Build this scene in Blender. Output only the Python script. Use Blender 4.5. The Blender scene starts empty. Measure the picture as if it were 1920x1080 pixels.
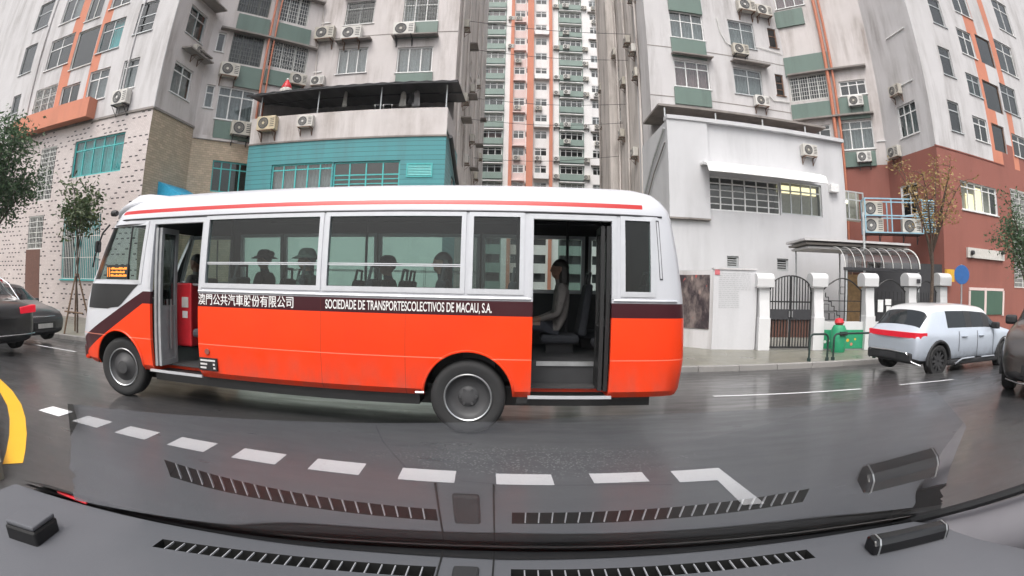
import bpy, bmesh, math, random
from mathutils import Vector, Matrix
random.seed(7)
R = math.radians
C = bpy.context.scene.collection
scn = bpy.context.scene

# ------------------------------------------------------------------ camera, sky, sun, exposure
CAM_H, ROLL, FPX = 1.35, -0.0204, 925.5          # lens height, roll, focal length in photo pixels per radian
cd = bpy.data.cameras.new('dash_camera')
cam = bpy.data.objects.new('dash_camera', cd); C.objects.link(cam)
cam.location = (0, 0, CAM_H)
cam.matrix_world = Matrix.Translation((0, 0, CAM_H)) @ Matrix.Rotation(R(90), 4, 'X') @ Matrix.Rotation(-ROLL, 4, 'Z')
cd.type = 'PANO'; cd.sensor_width = 36; cd.clip_start = 0.001; cd.clip_end = 2000
for tgt in (cd, getattr(cd, 'cycles', None)):
    try:
        tgt.panorama_type = 'FISHEYE_LENS_POLYNOMIAL'
        tgt.fisheye_fov = math.pi
        tgt.fisheye_polynomial_k0 = 0.0
        tgt.fisheye_polynomial_k1 = -1.0 / (FPX * 36 / 1920)
        tgt.fisheye_polynomial_k2 = tgt.fisheye_polynomial_k3 = tgt.fisheye_polynomial_k4 = 0.0
    except Exception as e: print('pano', e)
scn.camera = cam
SUN_EL, SUN_AZ = 58, 200
w = bpy.data.worlds.new('World'); scn.world = w; w.use_nodes = True
nt = w.node_tree; bg = nt.nodes['Background']
sky = nt.nodes.new('ShaderNodeTexSky'); sky.sky_type = 'NISHITA'; sky.sun_disc = False
sky.sun_elevation = R(SUN_EL); sky.sun_rotation = R(SUN_AZ); sky.dust_density = 6; sky.air_density = 1.5
hs = nt.nodes.new('ShaderNodeHueSaturation'); hs.inputs['Saturation'].default_value = 0.32; hs.inputs['Value'].default_value = 1.0
nt.links.new(sky.outputs[0], hs.inputs['Color']); nt.links.new(hs.outputs[0], bg.inputs[0])
bg.inputs[1].default_value = 0.15
sl = bpy.data.lights.new('sun', 'SUN'); sl.energy = 0.6; sl.angle = R(35); sl.color = (1, .97, .93)
so = bpy.data.objects.new('sun', sl); C.objects.link(so)
so.rotation_euler = (R(90 - SUN_EL), 0, R(180 - SUN_AZ))
vs = scn.view_settings
scn.display_settings.display_device = 'sRGB'
vs.view_transform = 'Standard'; vs.look = 'None'; vs.exposure = 0.8; vs.gamma = 1.0
cy = scn.cycles
cy.use_denoising = True; cy.max_bounces = 8; cy.transparent_max_bounces = 16; cy.caustics_reflective = False; cy.caustics_refractive = False
cy.sample_clamp_indirect = 6

# ------------------------------------------------------------------ helpers
def ray(px, py):
    x, y = px - 960, 540 - py; r = math.hypot(x, y) + 1e-9; t = r / FPX
    d = (x / r * math.sin(t), math.cos(t), y / r * math.sin(t)); c, s = math.cos(ROLL), math.sin(ROLL)
    return Vector((c * d[0] + s * d[2], d[1], -s * d[0] + c * d[2]))
def gz(Y): return 0.0 if Y < 4.8 else max(-0.36, -0.08 * (Y - 4.8))
def ground(px, py, z=None):
    d = ray(px, py); zz = 0.0
    for _ in range(12):
        t = (zz - CAM_H) / d.z; p = d * t
        if z is not None: zz = z
        else: zz = gz(p.y)
    return Vector((p.x, p.y, zz))
def at_y(px, py, Y):
    d = ray(px, py); d = d * (Y / d.y); return Vector((d.x, Y, d.z + CAM_H))

WM = {}
def wmat(o): return WM.get(o.name, Matrix.Identity(4))
def tag(o, label=None, cat=None, group=None, kind=None):
    if label: o['label'] = label
    if cat: o['category'] = cat
    if group: o['group'] = group
    if kind: o['kind'] = kind
    return o
def thing(name, label, cat, loc=(0, 0, 0), rz=0, group=None):
    o = bpy.data.objects.new(name, None); C.objects.link(o); o.empty_display_size = .2
    o.location = loc; o.rotation_euler = (0, 0, rz); WM[o.name] = Matrix.Translation(loc) @ Matrix.Rotation(rz, 4, 'Z')
    return tag(o, label, cat, group)
def copy_tree(o, parent=None, loc=None, rz=None, label=None, group=None):
    c = o.copy(); C.objects.link(c)
    if parent: c.parent = parent
    if loc is not None: c.location = loc
    if rz is not None: c.rotation_euler = (0, 0, rz)
    if label: c['label'] = label
    if group: c['group'] = group
    for ch in KIDS.get(o.name, []): copy_tree(ch, c)
    return c
KIDS = {}

class MB:
    def __init__(s, M=None): s.v = []; s.f = []; s.m = []; s.sm = []; s.M = M or Matrix.Identity(4)
    def add(s, vs, fs, mi=0, smooth=False):
        b = len(s.v); s.v += [s.M @ Vector(p) for p in vs]
        for f in fs: s.f.append([b + i for i in f]); s.m.append(mi); s.sm.append(smooth)
        return s
    def box(s, x0, x1, y0, y1, z0, z1, mi=0):
        x0, x1 = sorted((x0, x1)); y0, y1 = sorted((y0, y1)); z0, z1 = sorted((z0, z1))
        return s.add([(x0,y0,z0),(x1,y0,z0),(x1,y1,z0),(x0,y1,z0),(x0,y0,z1),(x1,y0,z1),(x1,y1,z1),(x0,y1,z1)],
            [(0,3,2,1),(4,5,6,7),(0,1,5,4),(1,2,6,5),(2,3,7,6),(3,0,4,7)], mi)
    def tube(s, pts, r, n=8, mi=0, r2=None, closed=False):
        pts = [Vector(p) for p in pts]; rings = []; k = len(pts); prev = None
        for i, p in enumerate(pts):
            if closed: t = pts[(i+1) % k] - pts[i-1]
            else: t = pts[min(i+1, k-1)] - pts[max(i-1, 0)]
            t.normalize()
            a = t.cross(Vector((0,0,1)) if abs(t.z) < .95 else Vector((1,0,0))).normalized()
            if prev is not None:
                a = (prev - t * prev.dot(t)).normalized()
            prev = a; b = t.cross(a)
            rr = r if r2 is None else r + (r2 - r) * i / max(1, k-1)
            rings.append([p + (a*math.cos(2*math.pi*j/n) + b*math.sin(2*math.pi*j/n))*rr for j in range(n)])
        vs = [q for ring in rings for q in ring]; fs = []
        for i in range(k if closed else k-1):
            for j in range(n):
                i2 = (i+1) % k
                fs.append((i*n+j, i*n+(j+1)%n, i2*n+(j+1)%n, i2*n+j))
        if not closed: fs += [tuple(range(n))[::-1], tuple((k-1)*n+j for j in range(n))]
        return s.add(vs, fs, mi, True)
    def lathe(s, prof, n=32, mi=0, axis='Y', cen=(0,0,0)):
        vs = []; fs = []; cen = Vector(cen)
        for (r, h) in prof:
            for j in range(n):
                a = 2*math.pi*j/n
                q = {'Y': (r*math.cos(a), h, r*math.sin(a)), 'Z': (r*math.cos(a), r*math.sin(a), h), 'X': (h, r*math.cos(a), r*math.sin(a))}[axis]
                vs.append(Vector(q) + cen)
        for i in range(len(prof)-1):
            for j in range(n): fs.append((i*n+j, i*n+(j+1)%n, (i+1)*n+(j+1)%n, (i+1)*n+j))
        return s.add(vs, fs, mi, True)
    def prism(s, poly, h0, h1, axis='Y', mi=0):
        n = len(poly)
        def P(a, b, h): return {'Y': (a, h, b), 'Z': (a, b, h), 'X': (h, a, b)}[axis]
        vs = [P(a, b, h0) for a, b in poly] + [P(a, b, h1) for a, b in poly]
        fs = [tuple(range(n))[::-1], tuple(range(n, 2*n))] + [(i, (i+1)%n, n+(i+1)%n, n+i) for i in range(n)]
        return s.add(vs, fs, mi)
    def build(s, name, mats, parent=None, bevel=0, sharp=40, fixn=True):
        me = bpy.data.meshes.new(name)
        W = wmat(parent).inverted() if parent else Matrix.Identity(4)
        me.from_pydata([W @ v for v in s.v], [], s.f); me.validate(clean_customdata=False)
        if len(me.polygons) == len(s.f):
            me.polygons.foreach_set('material_index', s.m); me.polygons.foreach_set('use_smooth', [True]*len(s.f) if any(s.sm) else [False]*len(s.f))
        if fixn:
            bm = bmesh.new(); bm.from_mesh(me); bmesh.ops.recalc_face_normals(bm, faces=bm.faces); bm.to_mesh(me); bm.free()
        if any(s.sm): me.set_sharp_from_angle(angle=R(sharp))
        for m in (mats if isinstance(mats, (list, tuple)) else [mats]): me.materials.append(m)
        o = bpy.data.objects.new(name, me); C.objects.link(o)
        if parent:
            o.parent = parent; KIDS.setdefault(parent.name, []).append(o); WM[o.name] = wmat(parent)
        if bevel:
            b = o.modifiers.new('bevel', 'BEVEL'); b.width = bevel; b.segments = 2; b.limit_method = 'ANGLE'; b.angle_limit = R(50)
        return o
def evaluated(o):
    dg = bpy.context.evaluated_depsgraph_get(); dg.update()
    me = bpy.data.meshes.new_from_object(o.evaluated_get(dg), preserve_all_data_layers=True, depsgraph=dg)
    o.modifiers.clear(); o.data = me
    return me
def carve(o, cutter_mb):
    c = cutter_mb.build('cutter', o.data.materials[0], o.parent)
    m = o.modifiers.new('cut', 'BOOLEAN'); m.object = c; m.operation = 'DIFFERENCE'; m.solver = 'EXACT'; m.use_self = True
    evaluated(o)
    if o.parent: KIDS[o.parent.name].remove(c)
    bpy.data.objects.remove(c)
def skeleton(name, joints, edges, levels=2):
    """One continuous skinned surface: joints = list of (co, radius)."""
    me = bpy.data.meshes.new(name); me.from_pydata([j[0] for j in joints], edges, [])
    o = bpy.data.objects.new(name, me); C.objects.link(o)
    o.modifiers.new('s', 'SKIN'); sub = o.modifiers.new('u', 'SUBSURF'); sub.levels = sub.render_levels = levels
    for i, j in enumerate(joints):
        rr = j[1] if isinstance(j[1], tuple) else (j[1], j[1])
        me.skin_vertices[0].data[i].radius = rr
    me.skin_vertices[0].data[0].use_root = True
    m2 = evaluated(o); bpy.data.objects.remove(o)
    return m2

# ------------------------------------------------------------------ materials
def nmat(name):
    m = bpy.data.materials.new(name); m.use_nodes = True
    return m, m.node_tree, m.node_tree.nodes['Principled BSDF']
def N(nt, t, **kw):
    n = nt.nodes.new(t)
    for k, v in kw.items():
        if hasattr(n, k): setattr(n, k, v)
    return n
def math_(nt, op, a, b=None, c=None):
    n = nt.nodes.new('ShaderNodeMath'); n.operation = op
    for i, x in enumerate((a, b, c)):
        if x is None: continue
        if isinstance(x, (int, float)): n.inputs[i].default_value = x
        else: nt.links.new(x, n.inputs[i])
    return n.outputs[0]
def mixc(nt, f, a, b, mode='MIX'):
    n = nt.nodes.new('ShaderNodeMix'); n.data_type = 'RGBA'; n.blend_type = mode
    for s, x in ((n.inputs[0], f), (n.inputs[6], a), (n.inputs[7], b)):
        if isinstance(x, (int, float)): s.default_value = x
        elif isinstance(x, tuple): s.default_value = (*x[:3], 1)
        else: nt.links.new(x, s)
    return n.outputs[2]
def noise(nt, scale, detail=4, vec=None, rough=.6):
    n = nt.nodes.new('ShaderNodeTexNoise'); n.inputs['Scale'].default_value = scale; n.inputs['Detail'].default_value = detail; n.inputs['Roughness'].default_value = rough
    if vec is not None: nt.links.new(vec, n.inputs['Vector'])
    return n.outputs['Fac']
def ramp(nt, fac, a, b, ca=(0,0,0), cb=(1,1,1)):
    n = nt.nodes.new('ShaderNodeValToRGB'); e = n.color_ramp.elements
    e[0].position = a; e[1].position = b; e[0].color = (*ca, 1); e[1].color = (*cb, 1)
    nt.links.new(fac, n.inputs[0]); return n.outputs[0]
def pos(nt, scale=(1,1,1)):
    g = nt.nodes.new('ShaderNodeNewGeometry'); m = nt.nodes.new('ShaderNodeMapping'); m.inputs['Scale'].default_value = scale
    nt.links.new(g.outputs['Position'], m.inputs[0]); return m.outputs[0]
def objco(nt, scale=(1,1,1)):
    g = nt.nodes.new('ShaderNodeTexCoord'); m = nt.nodes.new('ShaderNodeMapping'); m.inputs['Scale'].default_value = scale
    nt.links.new(g.outputs['Object'], m.inputs[0]); return m.outputs[0]
def xyz(nt, v):
    n = nt.nodes.new('ShaderNodeSeparateXYZ'); nt.links.new(v, n.inputs[0]); return n.outputs
def bump(nt, bsdf, h, strength=.3, dist=.01):
    n = nt.nodes.new('ShaderNodeBump'); n.inputs['Strength'].default_value = strength; n.inputs['Distance'].default_value = dist
    nt.links.new(h, n.inputs['Height']); nt.links.new(n.outputs[0], bsdf.inputs['Normal'])
def simple(name, col, rough=.5, metal=0, var=.12, scale=8, coat=0):
    m, t, b = nmat(name); f = noise(t, scale, 5, objco(t))
    c = mixc(t, ramp(t, f, .3, .7), tuple(x*(1-var) for x in col), tuple(min(1, x*(1+var)) for x in col))
    t.links.new(c, b.inputs['Base Color']); b.inputs['Roughness'].default_value = rough; b.inputs['Metallic'].default_value = metal
    if coat: b.inputs['Coat Weight'].default_value = coat; b.inputs['Coat Roughness'].default_value = .05
    return m
def wallmat(name, col, stain=(.25,.23,.21), amt=.45, rough=.8, fine=.06):
    """painted render with rain streaks and grime patches"""
    m, t, b = nmat(name)
    streak = noise(t, 1.6, 6, pos(t, (1,1,.13)), .65); blot = noise(t, .35, 5, pos(t), .6); grain = noise(t, 22, 3, pos(t))
    s = math_(t, 'MULTIPLY', ramp(t, streak, .44, .68), ramp(t, blot, .33, .60))
    c = mixc(t, math_(t, 'MULTIPLY', s, amt), col, stain)
    blot2 = noise(t, .9, 4, pos(t))
    c = mixc(t, math_(t, 'MULTIPLY', ramp(t, blot2, .35, .7), .22), c, tuple(x*.72 for x in col))
    c = mixc(t, fine, c, mixc(t, grain, (0,0,0), (1,1,1)), 'OVERLAY')
    t.links.new(c, b.inputs['Base Color']); b.inputs['Roughness'].default_value = rough
    bump(t, b, grain, .15, .01); return m
def boardmat(name, col, pitch=.2):
    m, t, b = nmat(name); z = xyz(t, pos(t))[2]
    fr = math_(t, 'FRACT', math_(t, 'DIVIDE', z, pitch)); seam = math_(t, 'GREATER_THAN', fr, .9)
    row = math_(t, 'FLOOR', math_(t, 'DIVIDE', z, pitch)); wn = N(t, 'ShaderNodeTexWhiteNoise'); wn.noise_dimensions = '1D'; t.links.new(row, wn.inputs['W'])
    st = noise(t, 1.4, 6, pos(t, (1,1,.15)))
    c = mixc(t, math_(t, 'MULTIPLY', wn.outputs[0], .35), col, tuple(x*.7 for x in col))
    c = mixc(t, math_(t, 'MULTIPLY', ramp(t, st, .45, .8), .55), c, (.10,.13,.13))
    c = mixc(t, math_(t, 'MULTIPLY', seam, .75), c, tuple(x*.25 for x in col))
    t.links.new(c, b.inputs['Base Color']); b.inputs['Roughness'].default_value = .45
    bump(t, b, fr, .6, .03); return m
def mosaicmat(name):
    m, t, b = nmat(name); p = xyz(t, pos(t)); PU, PV = .34, .205
    v = math_(t, 'DIVIDE', p[2], PV); row = math_(t, 'FLOOR', v); off = math_(t, 'MULTIPLY', math_(t, 'FRACT', math_(t, 'MULTIPLY', row, .437)), 1.0)
    u = math_(t, 'ADD', math_(t, 'DIVIDE', math_(t, 'ADD', p[0], p[1]), PU), off); col = math_(t, 'FLOOR', u)
    cb = N(t, 'ShaderNodeCombineXYZ'); t.links.new(col, cb.inputs[0]); t.links.new(row, cb.inputs[1])
    wn = N(t, 'ShaderNodeTexWhiteNoise'); wn.noise_dimensions = '2D'; t.links.new(cb.outputs[0], wn.inputs['Vector'])
    on = math_(t, 'LESS_THAN', wn.outputs[0], .55); fu = math_(t, 'FRACT', u); fv = math_(t, 'FRACT', v)
    a = math_(t, 'MULTIPLY', math_(t, 'GREATER_THAN', fu, .2), math_(t, 'LESS_THAN', fu, .72)); a2 = math_(t, 'MULTIPLY', math_(t, 'GREATER_THAN', fv, .35), math_(t, 'LESS_THAN', fv, .62))
    k = math_(t, 'MULTIPLY', math_(t, 'MULTIPLY', a, a2), on)
    bl = noise(t, .8, 5, pos(t)); base = mixc(t, ramp(t, bl, .3, .7), (.54,.47,.455), (.64,.57,.555))
    br = N(t, 'ShaderNodeTexBrick'); br.inputs['Scale'].default_value = 1; br.inputs['Brick Width'].default_value = .12; br.inputs['Row Height'].default_value = .06; br.inputs['Mortar Size'].default_value = .004
    cv = N(t, 'ShaderNodeCombineXYZ'); t.links.new(p[0], cv.inputs[0]); t.links.new(p[2], cv.inputs[1]); t.links.new(cv.outputs[0], br.inputs['Vector'])
    br.inputs['Color1'].default_value = (1,1,1,1); br.inputs['Color2'].default_value = (.9,.9,.9,1); br.inputs['Mortar'].default_value = (.6,.6,.6,1)
    base = mixc(t, 1.0, base, br.outputs['Color'], 'MULTIPLY')
    t.links.new(mixc(t, k, base, (.035,.025,.03)), b.inputs['Base Color']); b.inputs['Roughness'].default_value = .35
    return m
def stonemat(name):
    m, t, b = nmat(name); p = xyz(t, pos(t)); cv = N(t, 'ShaderNodeCombineXYZ'); t.links.new(math_(t, 'ADD', p[1], p[0]), cv.inputs[0]); t.links.new(p[2], cv.inputs[1])
    br = N(t, 'ShaderNodeTexBrick'); br.inputs['Scale'].default_value = 1; br.inputs['Brick Width'].default_value = .30; br.inputs['Row Height'].default_value = .10; br.inputs['Mortar Size'].default_value = .008
    t.links.new(cv.outputs[0], br.inputs['Vector'])
    br.inputs['Color1'].default_value = (.56,.47,.37,1); br.inputs['Color2'].default_value = (.44,.375,.29,1); br.inputs['Mortar'].default_value = (.33,.28,.23,1)
    n = noise(t, 6, 5, pos(t)); c = mixc(t, .35, br.outputs['Color'], mixc(t, n, (.1,.08,.06), (.6,.52,.42)), 'OVERLAY')
    t.links.new(c, b.inputs['Base Color']); b.inputs['Roughness'].default_value = .8; bump(t, b, br.outputs['Fac'], -.4, .02); return m
def glassmat(name, tint=(.75,.8,.8), ior=1.5, rough=0.0, boost=1.0, base=.08):
    m, t, b = nmat(name); t.nodes.remove(b); out = t.nodes['Material Output']
    tr = N(t, 'ShaderNodeBsdfTransparent'); tr.inputs[0].default_value = (*tint, 1); gl = N(t, 'ShaderNodeBsdfGlossy'); gl.inputs['Roughness'].default_value = rough; gl.inputs['Color'].default_value = (boost, boost, boost, 1)
    fr = N(t, 'ShaderNodeFresnel'); fr.inputs[0].default_value = ior; mx = N(t, 'ShaderNodeMixShader')
    g = t.nodes.new('ShaderNodeNewGeometry')                 # a pane is one sheet: the same reflection from both sides
    n2 = N(t, 'ShaderNodeVectorMath'); n2.operation = 'SCALE'; 
    t.links.new(g.outputs['Normal'], n2.inputs[0]); n2.inputs[3].default_value = 1.0
    lw = N(t, 'ShaderNodeLayerWeight'); lw.inputs['Blend'].default_value = .5
    # Schlick from the facing term, two surfaces
    f5 = math_(t, 'POWER', lw.outputs['Facing'], 4.0); k = math_(t, 'MINIMUM', math_(t, 'MULTIPLY_ADD', f5, .86, base), .95)
    t.links.new(k, mx.inputs[0]); t.links.new(tr.outputs[0], mx.inputs[1]); t.links.new(gl.outputs[0], mx.inputs[2]); t.links.new(mx.outputs[0], out.inputs['Surface'])
    return m
def emis(name, col, s):
    m, t, b = nmat(name); b.inputs['Base Color'].default_value = (*[c*.3 for c in col], 1); b.inputs['Emission Color'].default_value = (*col, 1); b.inputs['Emission Strength'].default_value = s
    return m

M = {}
M['wall_pale'] = wallmat('wall_pale', (.60,.56,.555), stain=(.26,.22,.20), amt=.85)
M['wall_dirty'] = wallmat('wall_dirty', (.62,.575,.55), stain=(.16,.135,.12), amt=.9)
M['wall_grey'] = wallmat('wall_grey', (.565,.55,.56), stain=(.22,.20,.19), amt=.7)
M['wall_white'] = wallmat('wall_white', (.56,.56,.58), stain=(.33,.33,.34), amt=.35)
M['tower_white'] = wallmat('tower_white', (.80,.78,.78), stain=(.5,.47,.46), amt=.3)  # extra pale: part of the haze over the tower is put into this colour
M['tower_pink'] = wallmat('tower_pink', (.70,.56,.54), stain=(.5,.4,.38), amt=.4)
M['orange_band'] = wallmat('orange_band', (.58,.22,.14), stain=(.3,.14,.1), amt=.35)
M['terracotta'] = wallmat('terracotta', (.28,.098,.075), stain=(.17,.06,.045), amt=.6)
M['terracotta_dark'] = wallmat('terracotta_dark', (.25,.075,.055), stain=(.12,.05,.04), amt=.5)
M['green_tile'] = wallmat('green_tile', (.13,.19,.165), stain=(.06,.08,.07), amt=.6, rough=.45)
M['tower_green'] = wallmat('tower_green', (.21,.28,.25), stain=(.12,.15,.14), amt=.4, rough=.5)
M['teal_board'] = boardmat('teal_board', (.085,.31,.34))
M['teal'] = simple('teal', (.07,.42,.42), .4)
M['mosaic'] = mosaicmat('mosaic'); M['stone'] = stonemat('stone')
M['white_frame'] = simple('white_frame', (.72,.72,.72), .45); M['alu'] = simple('alu', (.5,.52,.53), .35, .3)
M['room'] = simple('room', (.028,.028,.03), .9); M['room_lit'] = simple('room_lit', (.35,.33,.28), .9)  # dark and bright of the rooms are put into the backing colour
M['glass'] = glassmat('glass', (.55,.62,.62)); M['glass_dark'] = glassmat('glass_dark', (.30,.34,.34)); M['glass_teal'] = glassmat('glass_teal', (.35,.75,.75))
M['glass_clear'] = glassmat('glass_clear', (.8,.85,.84))
M['curtain'] = simple('curtain', (.42,.41,.42), .9); M['curtain_pink'] = simple('curtain_pink', (.45,.28,.29), .9); M['curtain_teal'] = simple('curtain_teal', (.22,.50,.52), .9)
M['slab'] = wallmat('slab', (.26,.235,.22), stain=(.08,.07,.07), amt=.7); M['dark_metal'] = simple('dark_metal', (.045,.045,.05), .5, .3)
M['rust'] = simple('rust', (.16,.09,.06), .8, var=.4); M['pipe_orange'] = simple('pipe_orange', (.48,.17,.10), .5)
def acmat():
    m, t, b = nmat('ac_casing'); oi = t.nodes.new('ShaderNodeObjectInfo'); r_ = oi.outputs['Random']; n = noise(t, 3.5, 6, pos(t, (1,1,.3)), .65)
    c = mixc(t, r_, (.66,.65,.63), (.50,.47,.40)); c = mixc(t, math_(t, 'MULTIPLY', ramp(t, n, .42, .7), math_(t, 'MULTIPLY_ADD', r_, .6, .2)), c, (.22,.18,.14)); t.links.new(c, b.inputs['Base Color']); b.inputs['Roughness'].default_value = .55; return m
M['ac_white'] = acmat(); M['ac_yellow'] = simple('ac_yellow', (.52,.44,.30), .55); M['ac_dark'] = simple('ac_dark', (.07,.07,.075), .6)
M['grille_white'] = simple('grille_white', (.62,.62,.60), .5); M['grille_dark'] = simple('grille_dark', (.12,.13,.12), .6)
M['black'] = simple('black', (.012,.012,.013), .5); M['rubber'] = simple('rubber', (.02,.02,.021), .75); M['steel'] = simple('steel', (.45,.46,.47), .3, .8)
M['blue_metal'] = simple('blue_metal', (.25,.42,.52), .45); M['blue'] = simple('blue', (.02,.10,.30), .4); M['blue_awning'] = simple('blue_awning', (.02,.30,.50), .5)
M['white_paint'] = simple('white_paint', (.66,.66,.65), .6, var=.1, scale=5); M['yellow_paint'] = simple('yellow_paint', (.72,.40,.03), .55)
M['red'] = simple('red', (.55,.02,.03), .4); M['wood'] = simple('wood', (.14,.085,.05), .7, var=.35); M['brown_door'] = simple('brown_door', (.12,.055,.04), .6)
M['bark'] = simple('bark', (.085,.06,.045), .9, var=.4, scale=20); M['pillar_white'] = wallmat('pillar_white', (.62,.62,.63), stain=(.4,.4,.4), amt=.3)
M['green_paint'] = simple('green_paint', (.02,.27,.13), .5); M['canvas'] = simple('canvas', (.55,.53,.50), .8)
M['lit_panel'] = emis('lit_panel', (1,.86,.5), 1.0); M['lamp'] = emis('lamp', (1,.93,.75), 3.0)
# ------------------------------------------------------------------ ground, road, pavements
def roadmat():
    m, t, b = nmat('wet_asphalt'); p = pos(t)
    g = noise(t, 90, 4, p, .7); big = noise(t, .45, 5, p); mid = noise(t, 3, 5, pos(t, (.4,1.6,1)))
    c = mixc(t, ramp(t, big, .3, .7), (.030,.030,.033), (.055,.054,.054)); c = mixc(t, .35, c, mixc(t, g, (0,0,0), (1,1,1)), 'OVERLAY')
    # worn coarse patch of asphalt in front of the line
    q = xyz(t, p); rr = N(t, 'ShaderNodeVectorMath'); rr.operation = 'LENGTH'; mp = N(t, 'ShaderNodeMapping'); mp.inputs['Location'].default_value = (-.15*.55, -3.72*1.9, 0); mp.inputs['Scale'].default_value = (.55, 1.9, 0)
    t.links.new(p, mp.inputs[0]); t.links.new(mp.outputs[0], rr.inputs[0])
    edge = math_(t, 'ADD', rr.outputs['Value'], math_(t, 'MULTIPLY', math_(t, 'SUBTRACT', noise(t, 5, 4, p), .5), 1.2)); mask = ramp(t, edge, .45, .75, (1,1,1), (0,0,0))
    sp = N(t, 'ShaderNodeTexVoronoi'); sp.inputs['Scale'].default_value = 38; t.links.new(p, sp.inputs['Vector'])
    spk = ramp(t, sp.outputs['Distance'], .12, .4, (.30,.30,.29), (.03,.03,.032))
    c = mixc(t, math_(t, 'MULTIPLY', mask, .8), c, spk)
    t.links.new(c, b.inputs['Base Color'])
    ro = math_(t, 'MULTIPLY_ADD', ramp(t, mid, .3, .7), .22, .26); t.links.new(ro, b.inputs['Roughness']); b.inputs['Specular IOR Level'].default_value = .5
    b.inputs['Coat Weight'].default_value = .45; b.inputs['Coat Roughness'].default_value = .16; b.inputs['Coat IOR'].default_value = 1.4
    bump(t, b, g, .25, .006); return m
def pavemat():
    m, t, b = nmat('wet_paving'); p = xyz(t, pos(t)); cv = N(t, 'ShaderNodeCombineXYZ'); t.links.new(p[0], cv.inputs[0]); t.links.new(p[1], cv.inputs[1])
    br = N(t, 'ShaderNodeTexBrick'); br.inputs['Scale'].default_value = 1; br.inputs['Brick Width'].default_value = .4; br.inputs['Row Height'].default_value = .2; br.inputs['Mortar Size'].default_value = .006
    t.links.new(cv.outputs[0], br.inputs['Vector'])
    br.inputs['Color1'].default_value = (.21,.20,.165,1); br.inputs['Color2'].default_value = (.165,.16,.135,1); br.inputs['Mortar'].default_value = (.10,.10,.09,1)
    n = noise(t, 1.2, 5, pos(t)); c = mixc(t, .5, br.outputs['Color'], mixc(t, n, (.1,.1,.1), (.8,.8,.78)), 'OVERLAY')
    t.links.new(c, b.inputs['Base Color']); t.links.new(math_(t, 'MULTIPLY_ADD', n, .5, .1), b.inputs['Roughness']); bump(t, b, br.outputs['Fac'], -.2, .004); return m
M['road'] = roadmat(); M['paving'] = pavemat(); M['kerb'] = wallmat('kerb', (.27,.26,.25), stain=(.12,.12,.12), amt=.6)
ys = [-60, -8, 0, 2, 4, 4.8] + [4.8 + i*.5 for i in range(1, 10)] + [9.6, 12, 30, 120, 900]
xs = [-900, -120, -40, -20, -10, -5, 0, 5, 10, 20, 40, 120, 900]
mb = MB(); vs = [(x, y, gz(y)) for y in ys for x in xs]; nx = len(xs)
mb.add(vs, [(j*nx+i, j*nx+i+1, (j+1)*nx+i+1, (j+1)*nx+i) for j in range(len(ys)-1) for i in range(nx-1)], 0, True)
tag(mb.build('road', M['road'], fixn=False), 'wet grey asphalt road with a worn coarse patch', 'road', kind='structure')
KERB_Y, PAVE_Z = 9.9, -.24
mb = MB(); mb.add([(-200,KERB_Y+.16,PAVE_Z),(200,KERB_Y+.16,PAVE_Z),(200,90,PAVE_Z),(-200,90,PAVE_Z)], [(0,1,2,3)])
tag(mb.build('pavement', M['paving']), 'wet paved footway along the far side of the road', 'pavement', kind='structure')
mb = MB(); x = -60
while x < 60: mb.box(x+.004, x+.996, KERB_Y, KERB_Y+.16, -.5, PAVE_Z+.004); x += 1
tag(mb.build('kerb', M['kerb'], bevel=.015), 'grey stone kerb along the far footway', 'kerb', kind='structure')
def marking(name, pts, mat, z=.004, label='white painted road line', cat='road marking'):
    mb = MB(); mb.add([(p[0], p[1], gz(p[1]) + z) for p in pts], [tuple(range(len(pts)))])
    o = mb.build(name, mat, fixn=False); return tag(o, label, cat, kind='structure')
def roadpaint(name, col):
    m, t, b = nmat(name); n = noise(t, 30, 6, pos(t), .75); n2 = noise(t, 4, 5, pos(t))
    wear = math_(t, 'MULTIPLY', ramp(t, n, .56, .72), ramp(t, n2, .4, .7))
    t.links.new(mixc(t, math_(t, 'MULTIPLY', wear, .7), mixc(t, n2, tuple(x*.86 for x in col), col), (.09,.09,.09)), b.inputs['Base Color']); b.inputs['Roughness'].default_value = .4; return m
M['paint_w'] = roadpaint('worn_white_road_paint', (.78,.78,.80)); M['paint_y'] = roadpaint('worn_yellow_road_paint', (.80,.42,.02))
for cx_, y0_, y1_ in [(-4.61, 3.27, 3.50), (-3.95, 3.245, 3.49), (-3.285, 3.235, 3.48), (-2.615, 3.23, 3.475), (-1.935, 3.22, 3.465), (-1.26, 3.215, 3.455), (-.57, 3.20, 3.43), (.12, 3.20, 3.405), (.80, 3.22, 3.41)]:
    marking('road_marking', [(cx_-.2, y0_), (cx_+.2, y0_-.004), (cx_+.19, y1_-.004), (cx_-.21, y1_)], M['paint_w'])
g = lambda px, py: (lambda p: (p.x, p.y))(ground(px, py))
marking('road_marking', [g(1275,905), g(1345,901), g(1393,948), g(1434,945), g(1347,878), g(1257,884)], M['paint_w'], label='white corner of the broken give way line')
for a, b_, wd in [((1340,744),(1618,730),.09), ((30,640),(140,660),.1), ((1690,722),(1790,712),.08)]:
    p, q = ground(*a), ground(*b_)
    marking('road_marking', [(p.x,p.y), (q.x,q.y), (q.x,q.y+wd), (p.x,p.y+wd)], M['paint_w'])
joint = [g(703,776), g(706,802), g(718,828), g(738,852), g(762,878), g(772,886)]
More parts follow.
